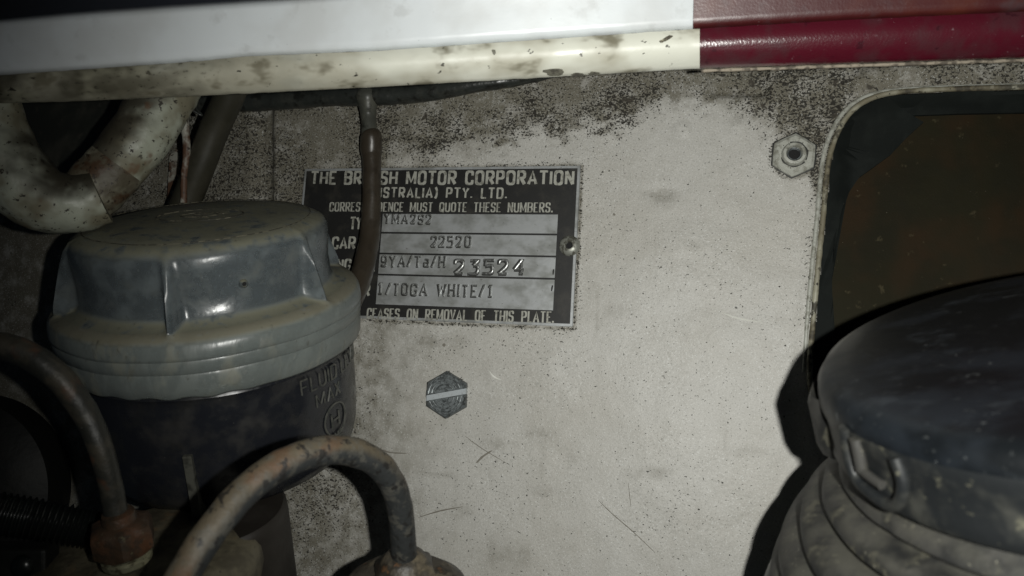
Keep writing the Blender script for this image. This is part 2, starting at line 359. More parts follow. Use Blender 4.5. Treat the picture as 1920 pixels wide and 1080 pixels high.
def interp(tab, x):
    if x <= tab[0][0]: return tab[0][1]
    for (a, b), (c, d) in zip(tab, tab[1:]):
        if x <= c: return b + (d - b) * (x - a) / (c - a)
    return tab[-1][1]
def to_px(p):
    v = p - EYE; z = v.dot(FWD); return 960 + F * v.dot(RIGHT) / z, 540 - F * v.dot(UPV) / z

# ------------------------------------------------------------------ stroke lettering
GL = {
 'A': (.62, "0,0 .5,1 1,0|.2,.3 .8,.3"), 'B': (.55, "0,0 0,1|r0,1 1,1 1,.53 0,.53|r0,.53 1,.53 1,0 0,0"),
 'C': (.52, "r1,.68 1,1 0,1 0,0 1,0 1,.32"), 'D': (.55, "0,0 0,1|r0,1 1,1 1,0 0,0"), 'E': (.45, "0,0 0,1|0,1 1,1|0,.5 .8,.5|0,0 1,0"),
 'F': (.45, "0,0 0,1|0,1 1,1|0,.5 .8,.5"), 'G': (.55, "r1,.7 1,1 0,1 0,0 1,0 1,.45|.55,.45 1,.45"), 'H': (.55, "0,0 0,1|1,0 1,1|0,.5 1,.5"),
 'I': (.0, "0,0 0,1"), 'L': (.42, "0,0 0,1|0,0 1,0"), 'M': (.72, "0,0 0,1|0,1 .5,.15 1,1|1,1 1,0"), 'N': (.55, "0,0 0,1|0,1 1,0|1,0 1,1"),
 'O': (.55, "o0,0 0,1 1,1 1,0"), 'P': (.52, "0,0 0,1|r0,1 1,1 1,.45 0,.45"), 'Q': (.55, "o0,0 0,1 1,1 1,0|.5,.25 1.1,-.08"),
 'R': (.54, "0,0 0,1|r0,1 1,1 1,.48 0,.48|.45,.48 1,0"), 'S': (.5, "r1,.74 1,1 0,1 0,.52 1,.52 1,0 0,0 0,.26"), 'T': (.52, "0,1 1,1|.5,0 .5,1"),
 'U': (.55, "r0,1 0,0 1,0 1,1"), 'V': (.56, "0,1 .5,0 1,1"), 'W': (.8, "0,1 .25,0 .5,.85 .75,0 1,1"), 'Y': (.56, "0,1 .5,.5 1,1|.5,0 .5,.5"),
 'K': (.5, "0,0 0,1|0,.4 1,1|.35,.58 1,0"), 'X': (.5, "0,0 1,1|0,1 1,0"),
 '0': (.52, "o0,0 0,1 1,1 1,0"), '1': (.4, ".1,.78 .5,1|.5,1 .5,0|0,0 1,0"), '2': (.5, "r0,.7 0,1 1,1 1,.55 0,0|0,0 1,0"),
 '3': (.5, "0,1 1,1|1,1 .4,.6|r.4,.6 1,.64 1,0 0,0|0,0 0,.06"), '4': (.58, ".72,0 .72,1|.72,1 0,.3|0,.3 1,.3"), '5': (.5, "1,1 .08,1|.08,1 .08,.56|r.08,.56 1,.64 1,0 0,0|0,0 0,.06"),
 '9': (.5, "o0,.42 0,1 1,1 1,.42|r1,.7 1,0 .05,0 .05,.2"), 'a': (.5, "r.15,.7 .9,.7 .9,0|r.9,.38 .05,.38 .05,0 .9,0|.9,0 1.15,0"),
 'o': (.42, "o0,0 0,.6 1,.6 1,0"), '/': (.4, "0,-.05 1,1.05"), '(': (.16, "r1,1.08 0,.8 0,.2 1,-.08"), ')': (.16, "r0,1.08 1,.8 1,.2 0,-.08"), '.': (.0, "0,.0 0,.14"), "'": (0, "0,.8 0,1"),
}
def rnd(pts, closed, rad=.26):
    n = len(pts); out = []
    for i, p in enumerate(pts):
        if not closed and i in (0, n - 1): out.append(p); continue
        a, b = pts[(i - 1) % n], pts[(i + 1) % n]
        la, lb = math.dist(a, p), math.dist(b, p)
        ra, rb = min(rad, la * .5), min(rad, lb * .5)
        pa = (p[0] + (a[0] - p[0]) * ra / la, p[1] + (a[1] - p[1]) * ra / la); pb = (p[0] + (b[0] - p[0]) * rb / lb, p[1] + (b[1] - p[1]) * rb / lb)
        for k in range(5):
            t = k / 4
            out.append(((1 - t) ** 2 * pa[0] + 2 * t * (1 - t) * p[0] + t * t * pb[0], (1 - t) ** 2 * pa[1] + 2 * t * (1 - t) * p[1] + t * t * pb[1]))
    o2 = [out[0]]
    for q in out[1:]:
        if math.dist(q, o2[-1]) > 1e-4: o2.append(q)
    if closed: o2.append(o2[0])
    return o2
def lettering(text, width, height, mapper, wv=.17, wh=None, gap=.24, space=.5, serif=0.0, prof='flat', thick=.1, xs=1.0, jitter=0.0, stretch=None):
    """strokes -> ribbons. mapper(u mm, v mm, h mm) -> world. Fitted to the given width."""
    wh = wh or wv; u = 0; lay = []
    for ch in text:
        if ch == ' ': u += space; continue
        gw, s = GL[ch]; gw *= xs
        lay.append((u, gw, s)); u += gw + gap
    tot = u - gap
    kx = width / tot; g = G(); cnt = 0
    cs = [(-1, 0), (-1, 1), (1, 1), (1, 0)] if prof == 'flat' else [(-1, 0), (-.75, .7), (0, 1), (.75, .7), (1, 0)]
    for (u0, gw, s) in lay:
        jx, jy = random.uniform(-jitter, jitter), random.uniform(-jitter, jitter)
        strokes = []
        for part in s.split('|'):
            closed = part[0] == 'o'; r = part[0] in 'or'
            pts = [tuple(map(float, q.split(','))) for q in (part[1:] if r else part).split()]
            pts = [(a * gw, b) for a, b in pts]
            if r: pts = rnd(pts, closed)
            strokes.append((pts, closed))
            if serif and not r:
                for (e, q) in ((pts[0], pts[1]), (pts[-1], pts[-2])):
                    if abs(e[1] - q[1]) > abs(e[0] - q[0]) * .9 and (abs(e[1]) < .02 or abs(e[1] - 1) < .02):
                        strokes.append(([(e[0] - serif, e[1]), (e[0] + serif, e[1])], 'serif'))
        for pts, closed in strokes:
            cnt += 1; P = [((u0 + a + jx) * kx, (b + jy) * height) for a, b in pts]
            n = len(P); vs = []
            isc = closed is True
            for i, p in enumerate(P):
                if isc: a, b = P[(i - 1) % (n - 1)] if i else P[n - 2], P[1] if i == n - 1 else P[i + 1]
                else: a, b = P[max(i - 1, 0)], P[min(i + 1, n - 1)]
                dx, dy = b[0] - a[0], b[1] - a[1]; L = math.hypot(dx, dy) or 1; dx /= L; dy /= L
                wgt = wv * abs(dy) + wh * abs(dx)
                if closed == 'serif': wgt = wh * .8
                hw = wgt * height * .5
                sx, sy = p
                if not isc and closed != 'serif':   # strokes overrun their ends by a little
                    e = hw * .8 if (abs(p[1]) < .01 * height or abs(p[1] - height) < .01 * height) and abs(dx) > .9 else 0
                    if i == 0: sx -= dx * e
                    if i == n - 1: sx += dx * e
                for (q, h) in cs:
                    vs.append(mapper(sx - dy * hw * q, sy + dx * hw * q, (thick + (cnt % 7) * .004) * h))
            k = len(cs); fs = []
            for i in range(n - 1):
                for j in range(k - 1):
                    a = i * k + j; fs.append((a, a + 1, a + 1 + k, a + k))
            fs.append(tuple(range(k))); fs.append(tuple(range((n - 1) * k, n * k))[::-1])
            g.add(vs, fs)
    return g

# ================================================================== THE BULKHEAD (setting)
OPEN_L = [(1640, 1300), (1580, 1000), (1530, 800), (1518, 700), (1524, 610), (1530, 540), (1537, 470), (1544, 400), (1549, 340), (1556, 292), (1568, 255), (1586, 222), (1612, 196), (1650, 179), (1700, 171), (1780, 167), (1880, 164), (2100, 158)]
OPW = [at(a, b) for a, b in OPEN_L]
def in_opening(x, z):
    # polygon test with OPW closed far to the right
    poly = [(p.x, p.z) for p in OPW] + [(OPW[-1].x + 60, OPW[-1].z), (OPW[-1].x + 60, OPW[0].z - 60), (OPW[0].x, OPW[0].z - 60)]
    ins = False; j = len(poly) - 1
    for i in range(len(poly)):
        xi, zi = poly[i]; xj, zj = poly[j]
        if (zi > z) != (zj > z) and x < (xj - xi) * (z - zi) / (zj - zi) + xi: ins = not ins
        j = i
    return ins
def edge_dist(x, z):
    best = 1e9
    for a, b in zip(OPW, OPW[1:]):
        dx, dz = b.x - a.x, b.z - a.z; t = max(0, min(1, ((x - a.x) * dx + (z - a.z) * dz) / (dx * dx + dz * dz)))
        best = min(best, math.hypot(x - a.x - dx * t, z - a.z - dz * t))
    return best
BUMPS = [(1278, 243, 2.2, .55), (1505, 208, 3.6, .6), (1785, 122, 2.6, .8), (1240, 365, 3.5, -.5), (905, 205, 4, -.4), (1385, 232, 1.4, .4), (1140, 235, 5, .3), (560, 1020, 6, .4), (1150, 430, .9, .3),
         (920, 705, 1.6, .25), (1060, 860, 2.5, -.2)]
BW = [(at(a, b), r, h) for a, b, r, h in BUMPS]
CH = at(492, 290)
def height(x, z, px, py):
    h = .55 * noise.noise(Vector((x * .028, z * .028, 3.1))) + .10 * noise.noise(Vector((x * .11, z * .11, 7)))
    for p, r, k in BW:
        d = math.hypot(x - p.x, z - p.z)
        if d < r * 2:
            h += k * (math.exp(-(d / r) ** 2 * 1.4) if k < 0 or r < 2 else (math.exp(-((d - r * .7) / (r * .3)) ** 2) * .7 + .5 * math.exp(-(d / (r * .5)) ** 2)))
    # pressed channel left of the plate
    if py < 420:
        h -= 2.8 * sstep(4.4, 1.6, abs(px - 492) * .19) * sstep(430, 380, py)
    # square pressing under the rail
    bx = sstep(1322, 1336, px) * sstep(1446, 1434, px) * sstep(186, 172, py)
    h -= 1.6 * bx
    # metal turns slightly outward close to the opening, ridge above it
    if px > 1350:
        e = edge_dist(x, z)
        h += .8 * sstep(6, 1, e)
        if py < 175 and px > 1600: h += 1.6 * math.exp(-((e - 6) / 2.6) ** 2)
    return h
BAND = [(300, 900), (540, 620), (575, 330), (720, 312), (850, 300), (980, 262), (1080, 236), (1180, 246), (1280, 185), (1360, 200), (1440, 240), (1500, 280), (1545, 420), (1560, 300), (2000, 200)]
STAINS = [(640, 240, 160, 90, .95), (470, 290, 70, 140, 1.0), (400, 300, 60, 90, .8), (740, 262, 60, 22, .45), (880, 250, 80, 60, .55), (900, 200, 300, 45, .55), (1130, 190, 120, 45, .72), (1240, 150, 150, 34, .8), (1385, 158, 90, 36, .95), (1395, 192, 70, 20, .5), (1540, 170, 120, 60, .62),
          (1450, 205, 120, 50, .5), (1560, 240, 40, 60, .7), (1535, 330, 16, 70, .6), (1240, 366, 42, 18, .5), (700, 720, 60, 110, .42), (620, 900, 70, 60, .35), (780, 640, 130, 22, .45), (590, 990, 40, 90, .28),
          (1400, 1010, 80, 100, .16), (850, 780, 60, 40, .22), (960, 1040, 60, 40, .4), (640, 600, 60, 200, .45), (1100, 500, 16, 160, .3), (1060, 860, 50, 22, .25), (1120, 840, 60, 30, .14), (1270, 300, 60, 18, .2), (920, 1040, 40, 60, .35),
          (1700, 140, 160, 24, .35), (20, 600, 80, 200, .15), (120, 740, 80, 70, .2), (320, 330, 50, 80, .25)]
_rs = random.Random(5)
for _k in range(46):      # small smudges and downward runs scattered over the panel
    a_, b_ = _rs.uniform(740, 1500), _rs.uniform(330, 1080)
    if _rs.random() < .45: STAINS.append((a_, b_, _rs.uniform(5, 14), _rs.uniform(40, 120), _rs.uniform(.2, .36)))
    else: STAINS.append((a_, b_, _rs.uniform(14, 60), _rs.uniform(8, 26), _rs.uniform(.22, .42)))
PL = [at(574, 318), at(1090, 312)]; PX0, PX1, PZ0, PZ1 = -44.5, 44.5, -47.1, 0.0
def grime(x, z, px, py):
    yb = interp(BAND, px) + 34 * noise.noise(Vector((x * .09, z * .09, 1))) + 30 * noise.noise(Vector((x * .3, z * .45, 4)))
    n = noise.noise(Vector((x * .05, z * .05, 11.3)))
    g = (.88 + .55 * n + .35 * noise.noise(Vector((x * .16, z * .22, 2)))) * sstep(yb + 60, yb - 35, py)
    g = max(g, .27 + .16 * n)
    g = max(g, .62 * sstep(840, 620, px) * sstep(560, 640, py) * (1 + .5 * n))
    g = max(g, .22 * sstep(900, 1200, py + px * .2))
    e = edge_dist(x, z) if px > 1350 else 99
    g = max(g, (.66 + .5 * noise.noise(Vector((x * .25, z * .25, 5)))) * sstep(7, 1.5, e) * sstep(760, 560, py))
    dx = max(PX0 - x, x - PX1, 0); dz = max(PZ0 - z, z - PZ1, 0); dp = math.hypot(dx, dz)
    if 0 < dp < 4: g = max(g, .95 * sstep(2.0, .3, dp), .55 * sstep(4, 1, dp))
    dn = math.hypot(px - 1488, py - 292)
    if dn < 60: g = max(g, (1.0 if px < 1480 or py < 290 else .4) * sstep(56, 42, dn))  # dark ring round the nut, stronger on its left and upper side
    dn = math.hypot(px - 840, py - 740)
    if dn < 46: g = max(g, .5 * sstep(46, 40, dn))
    if px < 330 and py > 430: g = .22 + .1 * n
    return max(0, min(1.15, g))
def stain(x, z, px, py):
    s = 0; by = interp(BAND, px) + 40 * noise.noise(Vector((x * .09, z * .09, 1))) + 34 * noise.noise(Vector((x * .3, z * .45, 4)))
    for a, b, rx, ry, k in STAINS:
        d = ((px - a) / rx) ** 2 + ((py - b) / ry) ** 2
        if d < 4: s = max(s, k * math.exp(-d * .9))
    dx = max(PX0 - x, x - PX1, 0); dz = max(PZ0 - z, z - PZ1, 0); dp = math.hypot(dx, dz)
    if 0 < dp < 3: s = max(s, .75 * sstep(1.6, .2, dp))
    e = edge_dist(x, z) if px > 1350 else 99
    s = max(s, .55 * sstep(5, .5, e) * sstep(700, 500, py), .6 * sstep(50, 41, math.hypot(px - 1488, py - 292)))
    return max(s, .66 * sstep(1000, 560, px), (.80 + .45 * noise.noise(Vector((x * .12, z * .2, 8)))) * sstep(by + 45, by - 50, py), .18)  # broad browner tone towards the left, besides the upper band
def build_bulkhead():
    step = .9; x0, x1 = at(-160, 600).x, at(2150, 400).x; z0, z1 = at(300, 1230).z, at(900, -60).z
    z0 = min(z0, at(1500, 1230).z)
    nx, nz = int((x1 - x0) / step), int((z1 - z0) / step)
    vs = []; gr = []; st = []; idx = {}; fs = []
    inside = [[in_opening(x0 + i * step, z0 + k * step) for i in range(nx)] for k in range(nz)]
    for k in range(nz):
        for i in range(nx):
            keep = not inside[k][i]
            if not keep:   # keep one row past the edge; the folded lip hides it
                for a, b in ((1, 0), (-1, 0), (0, 1), (0, -1)):
                    kk, ii = k + b, i + a
                    if 0 <= kk < nz and 0 <= ii < nx and not inside[kk][ii]: keep = True
            if not keep: continue
            x, z = x0 + i * step, z0 + k * step; px, py = to_px(Vector((x, 0, z)))
            idx[(i, k)] = len(vs); vs.append((x, -height(x, z, px, py), z)); gr.append(grime(x, z, px, py)); st.append(stain(x, z, px, py))
    for k in range(nz - 1):
        for i in range(nx - 1):
            q = [idx.get(c) for c in ((i, k), (i + 1, k), (i + 1, k + 1), (i, k + 1))]
            if None not in q: fs.append(tuple(q))
    o = obj('bulkhead', vs, fs, M['bulkhead'], angle=180)
    for nm, dat in (('grime', gr), ('stain', st)):
        a = o.data.attributes.new(nm, 'FLOAT', 'POINT'); a.data.foreach_set('value', dat)
    md = o.modifiers.new('thickness', 'SOLIDIFY'); md.thickness = 1.2 * MM; md.offset = -1
    # is the front facing the camera?
    if o.data.polygons[0].normal.y > 0: o.data.flip_normals()
    tag(o, 'white painted steel bulkhead speckled with black dirt', kind='structure')
    return o
bulk = build_bulkhead()
# folded steel lip round the opening, paint chipped off in places
lip = catmull([tuple(at(a, b, 1.3)) + (.72,) for a, b in OPEN_L[2:]], 8)
lip = [(x, y, z, r * (1 + .22 * noise.noise(Vector((x * .5, z * .5, 0))))) for x, y, z, r in lip]
v, f = tube(lip, 12)
obj('opening_lip', v, f, M['cream_dirty'], bulk)
lip2 = catmull([tuple(at(a - 11, b - 3, .5)) + (.62,) for a, b in OPEN_L[3:]], 8)
v, f = tube(lip2, 10); obj('seam_sealer', v, f, M['nutpaint'], bulk)
# scratches and scuffs scored in the paint
def scratch(pts, wd, mat):
    P = catmull([tuple(at(a, b, .0)) for a, b in pts], 6); g = G(); vs = []
    for i, p in enumerate(P):
        p = Vector(p); q = Vector(P[min(i + 1, len(P) - 1)]) - Vector(P[max(i - 1, 0)]); nn = Vector((-q.z, 0, q.x)).normalized()
        px, py = to_px(p); hh = height(p.x, p.z, px, py) + .06; w_ = wd * (.4 + .6 * math.sin(math.pi * i / (len(P) - 1))) * (1 + .5 * noise.noise(p * 1.1))
        vs += [p - nn * w_ + Vector((0, -hh + .05, 0)), p + Vector((0, -hh - .02, 0)), p + nn * w_ + Vector((0, -hh + .05, 0))]
    fs = []
    for i in range(len(P) - 1): a = i * 3; fs += [(a, a + 1, a + 4, a + 3), (a + 1, a + 2, a + 5, a + 4)]
    return vs, fs
SCR_D = layered('dark_scratch', (0.20, 0.185, 0.155), [], rough=.7); SCR_L = layered('pale_scratch', (0.7, 0.7, 0.64), [], rough=.5)
for pts, wd, mt in [([(1122, 938), (1150, 965), (1185, 995), (1228, 1036)], .13, SCR_D), ([(872, 818), (905, 842), (955, 872)], .10, SCR_D), ([(893, 868), (905, 856), (922, 845)], .3, SCR_D),
                    ([(918, 696), (926, 706), (938, 712)], .22, SCR_L), ([(1352, 585), (1385, 597), (1430, 604)], .18, SCR_L), ([(700, 838), (730, 848), (762, 850)], .22, SCR_D), ([(785, 970), (825, 958), (868, 950)], .16, SCR_D),
                    ([(1150, 400), (1153, 404)], .5, SCR_D), ([(830, 648), (836, 646)], .45, SCR_D), ([(1178, 905), (1183, 950)], .08, SCR_D), ([(820, 520), (822, 523)], .2, SCR_D)]:
    v, f = scratch(pts, wd, mt); obj('scratch', v, f, mt, bulk)

# dark board behind the opening, rubber sheet stuck round its edge
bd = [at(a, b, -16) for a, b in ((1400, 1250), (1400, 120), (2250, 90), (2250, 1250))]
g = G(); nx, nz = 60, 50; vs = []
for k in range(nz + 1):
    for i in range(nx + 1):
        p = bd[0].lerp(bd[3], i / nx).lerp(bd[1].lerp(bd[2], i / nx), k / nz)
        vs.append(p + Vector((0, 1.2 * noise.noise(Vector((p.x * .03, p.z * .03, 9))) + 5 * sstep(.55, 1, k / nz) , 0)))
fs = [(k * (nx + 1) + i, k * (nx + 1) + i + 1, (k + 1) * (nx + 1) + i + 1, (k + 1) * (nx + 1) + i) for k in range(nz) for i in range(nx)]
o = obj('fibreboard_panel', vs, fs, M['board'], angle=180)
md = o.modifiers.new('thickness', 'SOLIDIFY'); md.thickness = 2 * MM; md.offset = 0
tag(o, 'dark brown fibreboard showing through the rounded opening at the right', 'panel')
def sheet(outline, dfun, thick=1.0, n=3):
    """outline px list -> thick slightly warped sheet, tessellated by triangle fan of strips"""
    import bmesh
    pts = []
    for i, a in enumerate(outline):
        b = outline[(i + 1) % len(outline)]
        for k in range(n): t = k / n; pts.append((a[0] + (b[0] - a[0]) * t, a[1] + (b[1] - a[1]) * t))
    bm = bmesh.new(); vs = [bm.verts.new(at(p[0], p[1], dfun(*p))) for p in pts]
    bm.faces.new(vs); bmesh.ops.triangulate(bm, faces=bm.faces[:])
    bmesh.ops.subdivide_edges(bm, edges=bm.edges[:], cuts=2, use_grid_fill=True)
    for v in bm.verts:
        px, py = to_px(v.co); v.co = at(px, py, dfun(px, py))
    bm.verts.index_update(); V = [v.co.copy() for v in bm.verts]; n0 = len(V)
    Fs = [tuple(v.index for v in f.verts) for f in bm.faces]; rim = [(e.verts[0].index, e.verts[1].index) for e in bm.edges if e.is_boundary]; bm.free()
    V += [p + Vector((0, thick, 0)) for p in V]; Fs += [tuple(i + n0 for i in f[::-1]) for f in Fs]
    Fs += [(a, b, b + n0, a + n0) for a, b in rim]
    return V, Fs
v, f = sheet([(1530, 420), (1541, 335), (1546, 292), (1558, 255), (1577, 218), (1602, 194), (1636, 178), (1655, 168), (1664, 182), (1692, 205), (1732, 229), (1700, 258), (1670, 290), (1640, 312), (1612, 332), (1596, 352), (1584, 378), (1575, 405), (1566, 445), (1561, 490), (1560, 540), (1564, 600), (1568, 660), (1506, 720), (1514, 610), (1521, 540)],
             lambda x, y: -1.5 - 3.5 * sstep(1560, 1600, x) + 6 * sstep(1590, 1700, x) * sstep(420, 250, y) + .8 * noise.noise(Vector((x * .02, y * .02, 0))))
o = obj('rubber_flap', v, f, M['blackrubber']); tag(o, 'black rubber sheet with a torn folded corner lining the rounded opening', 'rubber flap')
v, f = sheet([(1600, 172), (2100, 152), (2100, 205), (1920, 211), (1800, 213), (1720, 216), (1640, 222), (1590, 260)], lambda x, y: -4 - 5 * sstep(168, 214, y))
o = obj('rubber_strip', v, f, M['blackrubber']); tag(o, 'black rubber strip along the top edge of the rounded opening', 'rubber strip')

# ================================================================== IDENTIFICATION PLATE
plate = thing('identification_plate', Vector((0, 0, -47)), 'black and silver maker\'s identification plate with stamped numbers riveted to the white bulkhead', 'id plate')
def rect(x0, z0, x1, z1): return [Vector((x0, 0, z0)), Vector((x1, 0, z0)), Vector((x1, 0, z1)), Vector((x0, 0, z1))]
D0 = .9
g = G(); g.add(*prism(rect(-44.5, -47.1, 44.5, 0), .0, D0, .12)); g.make('metal_backing', M['alu'], plate, smooth=False)
g = G(); g.add(*prism(rect(-43.7, -46.3, 43.7, -.8), D0 - .1, D0 + .06)); g.make('black_enamel', M['plate_black'], plate, smooth=False)
zs = [at(880, y).z for y in (403, 437.5, 441, 477.5, 481, 518, 521.5, 577)]
for a, b in ((0, 1), (2, 3), (4, 5), (6, 7)):
    g = G(); g.add(*prism(rect(-16.3, zs[b], 38.6, zs[a]), D0, D0 + .10)); g.make('blank_field', M['alu'], plate, smooth=False)
def text_on_plate(s, pa, pb, hpx, **k):
    A, B = at(*pa), at(*pb); W = B.x - A.x; hm = hpx * .1745; d = k.pop('d', D0 + .05)
    sl = (B.z - A.z) / W
    return lettering(s, W, hm, lambda u, v, h: Vector((A.x + u, -(d + h), A.z + sl * u + v)), **k)
L = M['letter']
text_on_plate('THE BRITISH MOTOR CORPORATION', (587, 346), (1075, 347), 22, wv=.20, wh=.17, gap=.34, space=.62).make('lettering', L, plate, smooth=False)
text_on_plate('(AUSTRALIA) PTY. LTD.', (683, 371), (950, 373), 17, wv=.19, wh=.16, gap=.38, space=.75).make('lettering', L, plate, smooth=False)
text_on_plate('CORRESPONDENCE MUST QUOTE THESE NUMBERS.', (621, 397), (1036, 399), 15.5, wv=.17, wh=.09, gap=.34, space=.85, serif=.13).make('lettering', L, plate, smooth=False)
text_on_plate('WARRANTY CEASES ON REMOVAL OF THIS PLATE.', (590, 595), (1038, 605), 17, wv=.18, wh=.10, gap=.34, space=.95, serif=.13).make('lettering', L, plate, smooth=False)
text_on_plate('TYPE', (660, 431), (700, 431), 21, wv=.18, wh=.15, gap=.3).make('lettering', L, plate, smooth=False)
text_on_plate('CAR No.', (626, 467), (708, 467), 20, wv=.19, wh=.16, gap=.3, space=.4).make('lettering', L, plate, smooth=False)
text_on_plate('ENG. No.', (622, 508), (703, 510), 20, wv=.19, wh=.16, gap=.3, space=.4).make('lettering', L, plate, smooth=False)
text_on_plate('COLOUR', (622, 554), (694, 555), 19, wv=.19, wh=.16, gap=.3).make('lettering', L, plate, smooth=False)
def stamped(s, pa, pb, hpx, wv=.115, **k):
    st0 = random.getstate()
    a = text_on_plate(s, (pa[0] - 1.6, pa[1] + 1.0), (pb[0] - 1.6, pb[1] + 1.0), hpx, wv=wv * 1.7, serif=.13, gap=.42, d=D0 + .08, thick=.05, prof='flat', jitter=.03, **k)  # dark offset copy: shade painted beside the raised characters
    random.setstate(st0)
    b = text_on_plate(s, pa, pb, hpx, wv=wv, serif=.12, gap=.42, d=D0 + .10, thick=.5, prof='round', jitter=.03, **k)
    a.make('stamp_shade', M['dark_line'], plate, smooth=False); b.make('stamped_characters', M['stamp'], plate, angle=60)
stamped('YMA2S2', (724, 419), (810, 421), 15.5)
stamped('22520', (811, 463), (884, 464), 18)
stamped('9YA/Ta/H', (719, 500), (836, 501), 18)
stamped('23524', (856, 513), (984, 514), 23, wv=.16)
stamped('1/TOGA WHITE/1', (713, 552), (925, 557), 19, space=.75)
# ticks at the right-hand end of the lower fields
for a, b in (((1038, 505), (1037, 515)), ((1036, 535), (1034, 546))):
    p, q = at(*a, D0 + .14), at(*b, D0 + .14); v, f = tube([tuple(p) + (.22,), tuple(p.lerp(q, .5)) + (.26,), tuple(q) + (.15,)], 8); obj('stamped_tick', v, f, M['dark_line'], plate)
# eyelet rivet
rc = at(1068, 461, D0); v, f = lathe([(.9, -.4), (.95, 1.0), (1.15, 1.3), (1.7, 1.25), (2.5, .85), (2.95, .45), (3.05, 0.0)], rc, Vector((0, -1, 0)), 40, cap=False)
rv = obj('rivet', v, f, M['rivet'], plate); v, f = lathe([(.95, .1), (.95, .35)], rc, Vector((0, -1, 0)), 24); obj('hole', v, f, M['black'], rv)

# ================================================================== SLOTTED HEX SCREW
sc_c = at(840, 740)
screw = thing('slotted_screw', sc_c, 'grey hexagon headed screw with a bright slot in the bulkhead below the plate', 'screw')
HR = 6.9; ang0 = math.radians(92)
hexa = [Vector((sc_c.x + HR * math.cos(ang0 + k * math.pi / 3), 0, sc_c.z + HR * math.sin(ang0 + k * math.pi / 3))) for k in range(6)]
sd = Vector((math.cos(math.radians(13)), 0, math.sin(math.radians(13)))); sn = Vector((-sd.z, 0, sd.x))
def clip(poly, n, c, off):   # keep points with (p-c).n >= off
    out = []
    for i, p in enumerate(poly):
        q = poly[(i + 1) % len(poly)]; a = (p - c).dot(n) - off; b = (q - c).dot(n) - off
        if a >= 0: out.append(p)
        if (a >= 0) != (b >= 0): out.append(p.lerp(q, a / (a - b)))
    return out
cc = Vector((sc_c.x, 0, sc_c.z))
g = G()
circ = [Vector((cc.x + 5.75 * math.cos(a), 0, cc.z + 5.75 * math.sin(a))) for a in [2 * math.pi * k / 48 for k in range(48)]]
gb = G()
for s in (1, -1):
    g.add(*prism(clip(hexa, sn * s, cc, .8), -.5, 2.5, .7)); gb.add(*prism(clip(circ, sn * s, cc, .81), 2.4, 2.95, .25))
g.make('screw_head', M['screw'], screw, smooth=False); gb.make('turned_face', M['face_lit'], screw, smooth=False)
g = G(); g.add(*prism(clip(clip(hexa, sn, cc, -.8), -sn, cc, -.8), -.5, 1.9)); g.make('slot', M['slot'], screw, smooth=False)
# turned rings on each half of the face
g = G()
for rr in (1.8, 2.9, 4.0, 5.0):
    for s in (0, 1):
        a0 = math.asin(min(1, 1.15 / rr)); pts = []
        for k in range(19):
            a = math.radians(13) + s * math.pi + a0 + (math.pi - 2 * a0) * k / 18
            pts.append((cc.x + rr * math.cos(a), -2.93 , cc.z + rr * math.sin(a), .24))
        g.add(*tube(pts, 8))
g.make('turned_rings', M['ring_highlight'], screw)

# ================================================================== PAINTED WELD NUT
nc = at(1488, 292)
def hexr(R, th, rot=0.0):
    a = (th + rot) % (math.pi / 3) - math.pi / 6
    return R * math.cos(math.pi / 6) / math.cos(a)
nut = thing('hex_nut', nc, 'painted over hexagon nut with a dark threaded hole beside the rounded opening', 'nut')
def nutmod(t, i, r, h):
    if i >= 5:
        hx = hexr(r, t, math.radians(34)); return hx * .84 + r * .145, h
    return r, h
v, f = lathe([(1.75, -.5), (1.8, 1.9), (2.2, 2.7), (2.9, 2.6), (3.35, 1.5), (5.3, 1.45), (6.15, .9), (6.4, -.1), (6.6, -.3)], nc, Vector((0, -1, 0)), 96, nutmod, cap=False)
v2_, f2_ = lathe([(5, .0), (6.7, .0), (6.85, .4), (6.2, .5)], nc, Vector((0, -1, 0)), 96, lambda t, i, r, h: (hexr(r, t, math.radians(34)) * (.965 + .05 * noise.noise(Vector((math.cos(t) * 3, math.sin(t) * 3, 0)))), h), cap=False)
obj('nut_dark_line', v2_, f2_, M['dark_line'], nut)  # dark outline laid round the base of the nut
g = G()
for a0_, a1_ in ((-.5, 1.9), (3.4, 5.6)):
    g.add(*tube([(nc.x + 3.45 * math.cos(t_), -1.52, nc.z + 3.45 * math.sin(t_), .16 + .07 * math.sin(t_ * 7)) for t_ in [a0_ + (a1_ - a0_) * k / 24 for k in range(25)]], 6))
g.make('nut_dark_line', M['dark_line'], nut)  # dark arcs laid round the raised ring
nb = obj('nut_body', v, f, M['nutpaint'], nut, angle=30)
v, f = lathe([(1.8, .2), (1.8, .5)], nc, Vector((0, -1, 0)), 32); obj('hole', v, f, M['black'], nut)
g = G()
for k in range(3): g.add(*tube([(nc.x + 1.68 * math.cos(a), -.8 - k * .55, nc.z + 1.68 * math.sin(a), .16) for a in [2 * math.pi * q / 24 for q in range(25)]], 6))
g.make('thread', M['screw'], nut)

